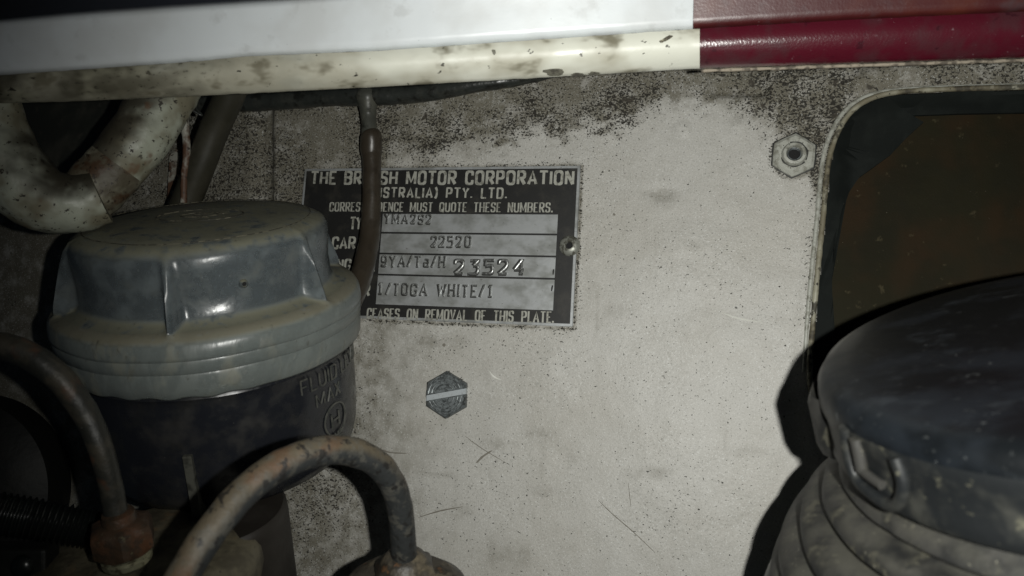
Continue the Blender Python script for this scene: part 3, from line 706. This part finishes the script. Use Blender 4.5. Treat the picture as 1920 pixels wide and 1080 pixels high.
# ================================================================== WING PANEL ALONG THE TOP
YT = [(-100, 150), (0, 141), (130, 132), (360, 116), (460, 106), (700, 96), (960, 78), (1310, 54), (1600, 37), (1920, 22), (2050, 16)]
YB = [(-100, 200), (0, 193), (60, 192), (135, 190), (400, 178), (700, 163), (1000, 146), (1310, 128), (1600, 118), (1920, 108), (2050, 104)]
ZR = [(-100, 171), (500, 172), (1300, 170), (2050, 160)]
def station(px):
    yt, yb = interp(YT, px) + .8 * noise.noise(Vector((px * .03, 0, 0))), interp(YB, px) + 1.2 * noise.noise(Vector((px * .04, 5, 0)))
    z = interp(ZR, px)
    B, T = cz(px, yb, z), cz(px, yt, z - 4)
    return B, T
wing = thing('wing_panel', at(900, 100, 20), 'white and maroon body panel across the top with a rolled lower edge', 'body panel')
def xs_range(a, b, s): n = max(1, int((b - a) / s)); return [a + (b - a) * i / n for i in range(n + 1)]
def grid_obj(name, rows, mat, parent, label=None, flip=False):
    n = len(rows[0]); vs = [p for r in rows for p in r]
    fs = [(i * n + k, i * n + k + 1, (i + 1) * n + k + 1, (i + 1) * n + k) for i in range(len(rows) - 1) for k in range(n - 1)]
    fs.append(tuple(range(n))); fs.append(tuple(range((len(rows) - 1) * n, len(rows) * n)))
    o = obj(name, vs, fs, mat, parent, angle=50)
    if label: o['label'] = label
    return o
def rail_rows(a, b):
    rows = []
    for px in xs_range(a, b, 12):
        B, T = station(px); r = []
        r.append(B + Vector((0, 14, 8.5))); r.append(B + Vector((0, 3.2, 1.9)))
        r.append(B + Vector((0, 1.0, .35)))
        n = 12
        for k in range(n + 1):
            t = k / n; r.append(B.lerp(T, t) + (EYE - B).normalized() * (2.6 * math.sin(math.pi * (.04 + .92 * t)) ** .8))
        r.append(T + Vector((0, 2.5, .2))); r.append(T + Vector((0, 14, .4)))
        rows.append(r)
    return rows
grid_obj('rolled_edge', rail_rows(-100, 1312), M['cream'], wing, 'cream painted rolled edge with grey dirt smudges')
grid_obj('rolled_edge', rail_rows(1312.5, 2050), M['maroon'], wing, 'glossy maroon rolled edge')
def skin_rows(a, b):
    rows = []
    for px in xs_range(a, b, 14):
        B, T = station(px); T = T + Vector((0, 0, .45 + .15 * noise.noise(Vector((px * .05, 2, 2)))))
        out = []
        for s, bend in ((0, 0), (.4, .7), (1.5, 1.1), (5, 2.2), (10, 4.2), (18, 8), (30, 15), (45, 25), (70, 43)):
            out.append(T + Vector((0, -.2 - bend, s * .97)))
        back = [p + Vector((0, 1.3, .3)) for p in out[::-1]]
        rows.append([T + Vector((0, .9, 0))] + out + back)
    return rows
grid_obj('outer_skin', skin_rows(-100, 1299), M['skin_white'], wing, 'smooth white outer skin')
grid_obj('outer_skin', skin_rows(1299.5, 2050), M['skin_red'], wing, 'faded red brown outer skin')
# paint lifting and bare patches on the rolled edge
def chip(px, py, w_, h_, mat, name, seed, rot=0):
    B, T = station(px); yt, yb = interp(YT, px), interp(YB, px); t = (yb - py) / (yb - yt); pts = []
    n = 16
    for k in range(n):
        a = 2 * math.pi * k / n; r = 1 + .6 * noise.noise(Vector((math.cos(a) * 1.4, math.sin(a) * 1.4, seed)))
        dx, dy = w_ * r * math.cos(a), h_ * r * math.sin(a)
        x_, y_ = px + dx * math.cos(rot) - dy * math.sin(rot), py + dx * math.sin(rot) + dy * math.cos(rot)
        B, T = station(x_); yt, yb = interp(YT, x_), interp(YB, x_); t = max(-.0, min(1, (yb - y_) / (yb - yt)))
        p = B.lerp(T, t) + (EYE - B).normalized() * (2.6 * math.sin(math.pi * (.04 + .92 * t)) ** .8 + .06); pts.append(p)
    c = sum(pts, Vector()) / n; B, T = station(px); t = (interp(YB, px) - py) / (interp(YB, px) - interp(YT, px)); t = max(0, min(1, t))
    c = B.lerp(T, t) + (EYE - B).normalized() * (2.6 * math.sin(math.pi * (.04 + .92 * t)) ** .8 + .1)
    vs = pts + [c] + [p + Vector((0, .6, 0)) for p in pts]
    fs = [(k, (k + 1) % n, n) for k in range(n)] + [(k, (k + 1) % n, n + 1 + (k + 1) % n, n + 1 + k) for k in range(n)]
    return obj(name, vs, fs, mat, wing)
GRY = layered('bare_grey_primer', (0.16, 0.155, 0.12), [((0.06, 0.055, 0.045), 1.5, .45, .6, .8)], rough=.5, bump=[(1, .1)])
DRK = layered('black_smear', (0.07, 0.062, 0.045), [((0.3, 0.28, 0.2), 1.0, .50, .60, .95)], rough=.7, bump=[(.7, .1)])
chip(1040, 135, 20, 7, GRY, 'paint_chip', 1); chip(1084, 140, 13, 3.5, GRY, 'paint_chip', 2); chip(1115, 138, 12, 3, GRY, 'paint_chip', 6)
chip(1250, 73, 14, 3, DRK, 'dirt_smear', 3, -.45); chip(1242, 77, 7, 2.5, DRK, 'dirt_smear', 9, -.2)
chip(926, 98, 4, 5, GRY, 'dirt_smear', 8, -.4)
# dried tan edge under the maroon rail
pts = []
for px in xs_range(1315, 2050, 14):
    B, T = station(px); pts.append(tuple(B + Vector((0, .6, -.35))) + (.38 + .2 * noise.noise(Vector((px * .06, 1, 0))),))
v, f = tube(pts, 8); obj('tan_sealer', v, f, M['edge_tan'], wing)
# dark edge of the raised bonnet, close to the lens
pts = [cz(a, b, 84) for a, b in ((-260, 62), (-60, 46), (120, 28), (300, 14), (470, 3), (640, -8), (900, -30), (900, -300), (-260, -300))]
v = [p for p in pts] + [p + FWD * -6 + UPV * 1 for p in pts]; n = len(pts)
f = [tuple(range(n))[::-1], tuple(range(n, 2 * n))] + [(k, (k + 1) % n, n + (k + 1) % n, n + k) for k in range(n)]
o = obj('bonnet_edge', v, f, M['black_edge'], smooth=False); tag(o, 'dark out of focus edge of the raised bonnet in the top left corner', 'bonnet')

# ================================================================== TEE PIPE AND HOSES UNDER THE RAIL
tee = thing('vacuum_pipe', at(690, 180, 20), 'dark plastic tee pipe under the cream rail with a brown hose on its branch', 'pipe')
def dpath(spec, n=8): return catmull([tuple(at(a, b, d)) + (r,) for a, b, d, r in spec], n)
P1 = dpath([(345, 192, 8, 2.6), (420, 194, 7, 2.7), (520, 190, 6, 2.9), (600, 184, 6, 2.8), (690, 180, 7, 2.9), (780, 176, 6, 2.8), (880, 160, 6, 2.6), (960, 150, 5, 2.1), (1040, 136, 5, 1.5)])
v, f = tube(P1, 20, lump=.14); obj('cross_pipe', v, f, M['tee_dark'], tee)
P2 = dpath([(690, 160, 6, 3.0), (690, 182, 7, 3.8), (690, 196, 7, 3.0), (691, 215, 6, 2.4), (692, 240, 6, 2.3), (693, 262, 6, 2.3)])
v, f = tube(P2, 20, lump=.08); obj('tee_branch', v, f, M['hose_grey'], tee)
P3 = dpath([(695, 251, 6, 2.8), (696, 258, 6, 3.35), (696, 285, 5, 3.2), (697, 302, 5, 2.9), (697, 360, 5, 2.85), (695, 420, 5, 2.95), (690, 465, 7, 3.1), (678, 515, 11, 3.2), (658, 565, 16, 3.3), (630, 620, 22, 3.3)])
v, f = tube(P3, 24, lump=.06); obj('rubber_hose', v, f, M['hose_brown'], tee)
# large hose at the left
P = path([(450, 120, 220, 4.3), (430, 180, 224, 4.25), (403, 240, 228, 4.25), (376, 310, 231, 4.3), (350, 375, 234, 4.35), (320, 450, 236, 4.4)], 8)
v, f = tube(P, 28); o = obj('rubber_hose', v, f, M['hose_olive'], smooth=True); tag(o, 'thick olive black hose slanting down behind the reservoir lid', 'hose')

# ================================================================== CREAM TUBULAR ARM AND DARK SHEET, UPPER LEFT
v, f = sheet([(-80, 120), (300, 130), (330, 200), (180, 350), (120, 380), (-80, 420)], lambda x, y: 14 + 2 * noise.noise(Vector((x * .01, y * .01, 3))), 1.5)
o = obj('dark_sheet', v, f, M['dark_bay']); tag(o, 'dark mottled sheet framed by the bent cream tube at the upper left', 'panel')  # dark mottled sheet filling the gap inside the tube
arm = thing('tubular_bracket', cz(160, 340, 190), 'bent cream tubular bracket with rust patches in the upper left corner', 'bracket')
P = path([(-40, 90, 176, 7.2), (-30, 180, 178, 7.4), (-12, 260, 180, 7.9), (28, 330, 182, 8.3), (80, 372, 184, 7.9), (140, 382, 186, 7.0), (190, 368, 188, 6.6)], 10)
v, f = tube(P, 40, lump=.05); obj('left_bend', v, f, M['armpaint'], arm)
P = path([(165, 366, 190, 6.6), (214, 316, 192, 6.9), (258, 262, 194, 7.3), (296, 200, 197, 7.6), (334, 130, 200, 7.7)], 10)
v, f = tube(P, 40, lump=.05); obj('right_tube', v, f, M['armpaint'], arm)
P = path([(154, 377, 189, 6.6), (176, 357, 190, 6.95), (206, 324, 191.5, 7.1), (220, 308, 192, 6.9)], 8)
v, f = tube(P, 40, lump=.06); obj('rusty_sleeve', v, f, M['armrust'], arm, )
# narrow rusty seam strips between tube and hose
for nm, spec, mt, lb in (('seam_strip', [(338, 180, 225, 1.1), (346, 230, 226, 1.2), (350, 280, 227, 1.1), (346, 330, 228, 1.0), (344, 380, 229, .9)], 'rustline', 'narrow rust streaked seam between the cream tube and the slanting hose'),
                         ('thin_cable', [(360, 178, 222, .35), (366, 200, 222, .35), (378, 216, 222, .35), (360, 206, 221, .3)], 'tee_dark', 'tiny dark wire loop above the rust streaked seam')):
    v, f = tube(path(spec, 6), 10, lump=.3); o = obj(nm, v, f, M[mt]); tag(o, lb, 'seam' if 'seam' in nm else 'wire')
v, f = sheet([(318, 290), (332, 280), (332, 400), (312, 400)], lambda x, y: 4.2, 1.0)
o = obj('seam_strip', v, f, M['rustline']); tag(o, 'short flat strip with a rust stain under the end of the cream tube', 'strip')

# ================================================================== FLUID RESERVOIR
RC = cz(397, 547, 206)          # centre of the lid's brim ring
res = thing('fluid_reservoir', RC - UP * 55, 'dusty translucent brake fluid reservoir with a ribbed screw lid', 'reservoir')
lidp = [(0.01, 20.6), (8, 20.6), (16, 20.4), (24, 20.0), (28.2, 19.4), (30.6, 18.2), (31.9, 16.2), (32.4, 13.5), (32.9, 8), (33.4, 3.2), (34.0, 1.7), (35.6, 1.0), (37.6, .2), (38.5, -1.3), (38.8, -3.6),
        (38.7, -4.4), (38.3, -4.7), (38.5, -5.2), (38.4, -7.6), (38.0, -7.9), (38.2, -8.4), (38.0, -11.4), (37.7, -13.4), (37.0, -14.1), (35.2, -14.0), (34.7, -12)]
RIBS = [math.radians(a) for a in (-57, 6, 67, 128, 188, 248)]
lx, ly, lz = basis(UP, RIGHT)     # angle 0 = image right; camera side is -ly or +ly
if ly.dot(FWD) > 0: camsign = -1
else: camsign = 1
def ang_of(a):  # a: 0 toward the camera, positive to the right
    d = (-FWD * math.cos(a) + RIGHT * math.sin(a)); return math.atan2(d.dot(ly), d.dot(lx))
RT = [ang_of(a) for a in RIBS]
def lidmod(t, i, r, h):
    if 5 <= i <= 11:
        # wall pulled in between the fins, fins flare down to the brim
        k = 0
        for a in RT:
            d = (t - a + math.pi) % (2 * math.pi) - math.pi
            k = max(k, math.exp(-(d / .036) ** 2))
        fl_ = {5: .1, 6: .35, 7: 1.0, 8: 2.4, 9: 3.4, 10: 3.0, 11: 1.2}[i]
        inn = {5: .1, 6: .5, 7: 1.1, 8: 1.9, 9: 2.3, 10: 1.6, 11: .6}[i]
        r = r - inn + k * (fl_ + inn)
    r += .12 * math.sin(t * 3 + 1) + .25 * noise.noise(Vector((math.cos(t) * 2, math.sin(t) * 2, h * .2)))
    h += .25 * noise.noise(Vector((math.cos(t) * r * .06, math.sin(t) * r * .06, 4)))
    if i >= 21: h += .28 * math.sin(t * 26) * sstep(0, 1, .5 + .5 * math.sin(t * 3))
    return r, h
v, f = lathe(lidp, RC, UP, 288, lidmod, RIGHT, cap=False)
lid = obj('lid', v, f, M['lid'], res, angle=60); lid.data.materials.append(M['skirt'])
for i_, p_ in enumerate(lid.data.polygons):
    if i_ >= 288 * 11: p_.material_index = 1
# inner wall of the lid, seen dimly through it
v, f = lathe([(.01, 18.8), (29.5, 17.6), (30.2, 14), (30.4, 0), (33.6, -1), (33.9, -12.5)], RC, UP, 96, None, RIGHT, cap=False)
LIN = layered('blue_grey_inner_cup', (0.075, 0.10, 0.125), [((0.045, 0.05, 0.06), 12, .4, .65, .8)], rough=.45)
obj('inner_cup', v, f, LIN, res)
# vent hole, moulding ring and worn emblem on the lid
vd = (RC + lx * 0); va = ang_of(math.radians(34)); vr = 31.55
vc = RC + UP * 9.5 + (lx * math.cos(va) + ly * math.sin(va)) * vr; vn = (lx * math.cos(va) + ly * math.sin(va))
v, f = lathe([(.5, .4), (.62, .62), (.95, .3), (1.05, -.3)], vc, vn, 20, cap=False); vt = obj('vent_hole', v, f, M['lid'], lid)
v, f = lathe([(.6, .1), (.6, .35)], vc, vn, 16); obj('hole', v, f, M['black'], vt)
EMB = layered('worn_emblem_lines', (0.035, 0.032, 0.024), [((0.13, 0.12, 0.085), 1.6, .47, .56, 1.0)], rough=.7)
g = G()
def lidpt(u, v_, h=0): return RC + lx * u + ly * v_ + UP * (20.45 + h)
cs_ = -camsign
for (cx_, cy_, a, b, a0, a1) in ((-.5, 1, 11, 7.4, 0, 2 * math.pi), (0, 1, 5.4, 3.0, .3, 5.2), (1, 1, 3.0, 1.6, 2, 7.5)):
    g.add(*tube([tuple(lidpt(cx_ + a * math.cos(t), cy_ + b * math.sin(t), .05 + .05 * math.sin(9 * t))) + (.24,) for t in [a0 + (a1 - a0) * k / 40 for k in range(41)]], 6))
for (x0, y0, x1, y1) in ((-5, 2, 6, 3), (-4, -1, 3, -2), (0, -3, 1, 4), (-3, 4, 5, 4.5)):
    g.add(*tube([tuple(lidpt(x0 + (x1 - x0) * t, y0 + (y1 - y0) * t + .5 * math.sin(t * 5), .03)) + (.2,) for t in (0, .25, .5, .75, 1)], 6))
g.add(*tube([tuple(lidpt(27.5 * math.cos(t), 27.5 * math.sin(t), -.75 + .08 * math.sin(5 * t))) + (.10,) for t in [2 * math.pi * k / 90 for k in range(91)]], 6))
g.make('moulded_emblem', EMB, lid)
# body
bodyp = [(34.9, -11), (35.3, -14.2), (35.7, -15.2), (35.1, -16.2), (35.3, -18), (35.3, -27), (35.1, -34), (34.6, -39), (33.6, -43), (31.4, -46.5), (27, -48.7), (20, -49.8), (8, -50), (.01, -50)]
def bodymod(t, i, r, h): return r + .15 * noise.noise(Vector((math.cos(t) * 2, math.sin(t) * 2, h * .1))), h
v, f = lathe(bodyp, RC, UP, 144, bodymod, RIGHT, cap=False)
body = obj('body', v, f, M['body'], res, angle=50)
v, f = lathe([(.01, -21), (32.6, -21), (32.6, -36), (31.0, -42), (28, -45), (18, -47.5), (.01, -48)], RC, UP, 96, None, RIGHT, cap=False)
obj('brake_fluid', v, f, M['fluid'], res)
# raised lettering wrapped round the body
def on_body(a0, h0, r=35.35):
    def mp(u, v_, h):
        a = ang_of(a0) ; s = 1 if (ang_of(a0 + .01) - a) > 0 else -1
        t = a + s * u / r; rr = r + h
        return RC + lx * (math.cos(t) * rr) + ly * (math.sin(t) * rr) + UP * (h0 + v_)
    return mp
for s, a0, h0, wd, ht in (('FLUID LEVEL', 50, -20.6, 30, 3.7), ('MAX', 57, -25.6, 9.5, 3.3), ('AUS', 56, -38.6, 9.5, 3.2)):
    lettering(s, wd, ht, on_body(math.radians(a0), h0), wv=.12, gap=.3, space=.4, thick=.35, prof='round').make('raised_lettering', M['body_text'], body)
mp = on_body(math.radians(68), -31.8)
g = G(); g.add(*tube([tuple(mp(4.6 * math.cos(t), 4.4 * math.sin(t), .1)) + (.28,) for t in [2 * math.pi * k / 40 for k in range(41)]], 8))
g.v += []; g2 = lettering('H', 3.2, 4, lambda u, v_, h: mp(u - 1.8, v_ - 2, h), wv=.14, gap=.2, thick=.35, prof='round'); g.add(g2.v, g2.f)
g.make('raised_emblem', M['body_text'], body)
# clear moulded foot rib under the body
fa = cz(306, 805, 150); 
a_ = ang_of(math.radians(5)); rd = lx * math.cos(a_) + ly * math.sin(a_); td = UP.cross(rd)
rib = G(); rib.add(*box(RC + rd * 34.2 - UP * 41, rd * 2.2, td * 1.0, UP * 12)); rib.make('foot_rib', M['clearrib'], res, smooth=False)
rib = G(); rib.add(*box(RC + rd * 32 + td * 6.5 - UP * 53, rd * 2.4, td * 7.4, UP * .55)); rib.make('foot_flange', M['clearrib'], res, smooth=False)

# ================================================================== MASTER CYLINDER BELOW
mc = RC - UP * 53 - RIGHT * 13 - FWD * 3
cyl = thing('master_cylinder', mc - UP * 40, 'dusty tan cast master cylinder under the fluid reservoir with a dark lower can', 'master cylinder')
def castmod(t, i, r, h):
    return r * (1 + .05 * math.sin(2 * t + .6) + .03 * math.sin(5 * t)), h + .5 * noise.noise(Vector((math.cos(t) * 1.6, math.sin(t) * 1.6, r * .2)))
v, f = lathe([(.01, 1.6), (8, 1.5), (15, 1.0), (20, .2), (23, -1.2), (24, -3.5), (24.2, -7), (23, -12), (21, -40)], cz(262, 1040, 174), UP, 96, castmod, RIGHT, cap=False)
obj('casting', v, f, M['casting'], cyl, angle=60)
v, f = lathe([(.01, 0), (15, 0), (15.8, -.8), (16, -3), (16, -60)], cz(412, 955, 190), UP, 72, None, RIGHT, cap=False)
obj('dark_can', v, f, M['dark_can'], cyl)

# ================================================================== BRAKE PIPES WITH UNIONS
bp1 = thing('brake_pipe', cz(560, 900, 140), 'tan rusty metal pipe arching in front of the reservoir into a fitting at the bottom', 'brake pipe', 'brake pipes')
P = path([(300, 1170, 112, 2.5), (345, 1075, 118, 2.55), (400, 990, 122, 2.6), (465, 915, 127, 2.6), (540, 865, 132, 2.6), (610, 845, 137, 2.6), (670, 850, 142, 2.6), (718, 880, 147, 2.6), (746, 935, 152, 2.6), (755, 1000, 156, 2.6), (758, 1060, 160, 2.6)], 10)
v, f = tube(P, 32, lump=.07); obj('pipe', v, f, M['pipe_tan'], bp1)
uc = cz(757, 1052, 160)
def hexmod(rot, rowsel):
    def fn(t, i, r, h):
        return (hexr(r, t, rot) * 1.05 if i in rowsel else r) * (1 + .03 * noise.noise(Vector((math.cos(t) * 2, math.sin(t) * 2, h)))), h
    return fn
v, f = lathe([(2.6, 2.0), (3.6, 1.6), (4.4, .8), (4.9, -.2), (6.2, -1.2), (6.6, -2.2), (6.6, -9), (6, -12)], uc, UP, 72, hexmod(.3, (4, 5, 6, 7)), RIGHT)
obj('union_nut', v, f, M['rust_grey'], bp1, angle=35)
v, f = lathe([(4, 0), (9, -.4), (11.5, -2.5), (12.2, -6), (12, -30)], uc - UP * 3.2, UP, 72, lambda t, i, r, h: (r * (1 + .12 * math.cos(2 * t + .5)), h), RIGHT)
o = obj('pipe_union', v, f, M['rust_grey'], angle=40); tag(o, 'round grey corroded pipe union cut off by the bottom edge', 'pipe union')
bp2 = thing('brake_pipe', cz(200, 850, 150), 'dark corroded metal pipe curving down at the left into a rusty nut', 'brake pipe', 'brake pipes')
P = path([(-120, 640, 150, 2.6), (-30, 645, 150, 2.7), (45, 662, 151, 2.7), (110, 708, 152, 2.65), (160, 775, 154, 2.5), (190, 845, 155, 2.35), (208, 915, 157, 2.3), (222, 985, 159, 2.3)], 10)
v, f = tube(P, 28, lump=.06); obj('pipe', v, f, M['pipe_dark'], bp2)
uc = cz(226, 985, 159)
v, f = lathe([(2.2, 3.4), (3.1, 3.0), (3.4, 1.2), (4.6, .8), (5.9, .1), (6.2, -1), (6.1, -4.8), (5.4, -5.6)], uc, UP, 72, hexmod(.1, (4, 5, 6)), RIGHT)
obj('union_nut', v, f, M['rust'], bp2, angle=35)
v, f = lathe([(4.5, -5.2), (4.9, -5.5), (4.9, -6.4), (4.4, -6.7), (4.9, -7.1), (4.9, -8.2), (4.2, -9)], uc, UP, 60, None, RIGHT); obj('brass_washer', v, f, M['brass'], bp2)

# ================================================================== LOWER LEFT BLACK THINGS
v, f = lathe([(.01, 6), (10, 5.6), (20, 4), (26, 1.5), (30, -1), (31, -6), (31, -12)], cz(-95, 930, 240), (-FWD + UPV * .1), 96, None, RIGHT, cap=False)
o = obj('rubber_boot', v, f, M['bootblack']); tag(o, 'large round black rubber boot at the left edge behind the curved pipe', 'rubber boot')
P = []
for q in path([(-90, 946, 165, 4.1), (0, 962, 168, 4.1), (80, 975, 171, 4.1), (150, 988, 174, 4.1), (190, 996, 176, 4.1)], 40):
    P.append(q)
P = [(x, y, z, r * (1 + .11 * math.sin(i * 1.05))) for i, (x, y, z, r) in enumerate(P)]
v, f = tube(P, 28); o = obj('corrugated_conduit', v, f, M['conduit'], angle=80); tag(o, 'black corrugated conduit entering from the lower left edge', 'conduit')
brk = thing('black_bracket', cz(40, 1060, 165), 'black bracket with a small round screw in the bottom left corner', 'bracket')
g = G(); g.add(*box(cz(30, 1085, 172), RIGHT * 8.2, UPV * 7.5, FWD * 3)); o = g.make('bracket_plate', M['bootblack'], brk, smooth=False)
md = o.modifiers.new('bevel', 'BEVEL'); md.width = .8 * MM; md.segments = 3
v, f = lathe([(.01, 1.5), (1.2, 1.4), (2.1, .8), (2.5, 0), (2.6, -1)], cz(42, 1062, 168.8), -FWD, 32, None, RIGHT, cap=False); obj('bracket_screw', v, f, M['conduit'], brk)

# ================================================================== BLACK CAP AND RUBBER NECK, LOWER RIGHT
UP2 = (RIGHT * -0.25 + UPV * 0.93 - FWD * 0.15).normalized()
KS = 1.08
CC = cz(2080, 612, 110)
def lathe2(prof, *a, **k): return lathe([(r_ * KS, h_ * KS) for r_, h_ in prof], *a, **k)
bot = thing('capped_bottle', CC - UP2 * 50, 'large scuffed black screw cap on a dusty rubber neck at the lower right', 'bottle')
cx2, cy2, _ = basis(UP2, RIGHT)
v, f = lathe2([(.01, .9), (12, .8), (24, .3), (31, -.2), (34.2, -.5), (35.8, -1.2), (36.8, -2.6), (37.0, -4)], CC, UP2, 144, None, RIGHT, cap=False)
cap = obj('cap_top', v, f, M['cap'], bot, angle=60)
v, f = lathe2([(37.0, -4), (37.1, -5), (36.6, -7), (36.4, -11), (36.7, -12.3), (36.2, -13.4), (34, -13.5)], CC, UP2, 144, None, RIGHT, cap=False)
side = obj('cap_side', v, f, M['cap_side'], bot)
def cang(a):
    d = (-FWD * math.cos(a) + RIGHT * math.sin(a)); return math.atan2(d.dot(cy2), d.dot(cx2))
def on_cap(a0, h0, r=36.7 * 1.08):
    def mp(u, v_, h):
        a = cang(a0); s = 1 if (cang(a0 + .01) - a) > 0 else -1
        t = a + s * u / r; rr = r + h
        return CC + cx2 * (math.cos(t) * rr) + cy2 * (math.sin(t) * rr) + UP2 * (h0 + v_)
    return mp
mp = on_cap(math.radians(-83), -8.0)
g = G()
def capstroke(pts, r, hh=.5):
    g.add(*tube([tuple(mp(a, b, hh)) + (r,) for a, b in catmull(pts, 5)], 10))
capstroke([(0, 3.2), (.1, 1), (0, -1.6)], .9); g.make('raised_mark', M['neck'], side); g = G()
capstroke([(0, -1.6), (2, -1.9), (4.2, -2.2)], .7); g.make('raised_mark', M['neck'], side); g = G()
capstroke([(-2.6, 4), (-3.2, 0), (-2.2, -3.6), (1.5, -4.6), (5.2, -4.8), (7.4, -3), (8.4, 0), (7.8, 3)], .9); g.make('catch_loop', M['cap_side'], side)
# raised collar ear beside the cap
v, f = lathe2([(34, -14), (38.3, -14), (38.9, -12), (38.9, -6), (38.2, -4.6), (37.6, -5.5), (37.6, -12)], CC, UP2, 144,
    lambda t, i, r, h: (r - 4.5 * sstep(.22, .42, abs((t - cang(math.radians(-124)) + math.pi) % (2 * math.pi) - math.pi)), h), RIGHT, cap=False)
obj('collar_ear', v, f, M['neck'], bot)
# neck: flange, bellows folds and grey bottle shoulder below
np_ = [(33.5, -12), (34.2, -15), (35.6, -15.6), (36.4, -17.0), (35.2, -18.0), (35.0, -18.6), (37.4, -18.9), (39.2, -19.6), (39.6, -21.0), (38.2, -22.2), (38.0, -22.9), (41, -23.1), (43.4, -23.9), (43.9, -25.4), (42.4, -26.8), (42.2, -27.5),
       (45, -27.7), (47.4, -28.6), (47.8, -30.2), (46.2, -31.6), (46.0, -32.3), (48.4, -32.6), (50.0, -33.6), (50.2, -35.4), (48, -36.6), (47, -44), (47, -60)]
v, f = lathe2(np_, CC, UP2, 144, lambda t, i, r, h: (r + .45 * noise.noise(Vector((math.cos(t) * 3, math.sin(t) * 3, h * .2))), h + .7 * noise.noise(Vector((math.cos(t) * 2, math.sin(t) * 2, 4)))), RIGHT, cap=False)
obj('rubber_neck', v, f, M['neck'], bot, angle=60)
v, f = lathe2([(48, -36.4), (51.2, -37), (52.4, -38.4), (53.4, -42), (57, -54), (62, -72)], CC, UP2, 144, lambda t, i, r, h: (r + .4 * noise.noise(Vector((math.cos(t) * 3, math.sin(t) * 3, 0))), h), RIGHT, cap=False)
obj('bottle_shoulder', v, f, M['bottle'], bot)
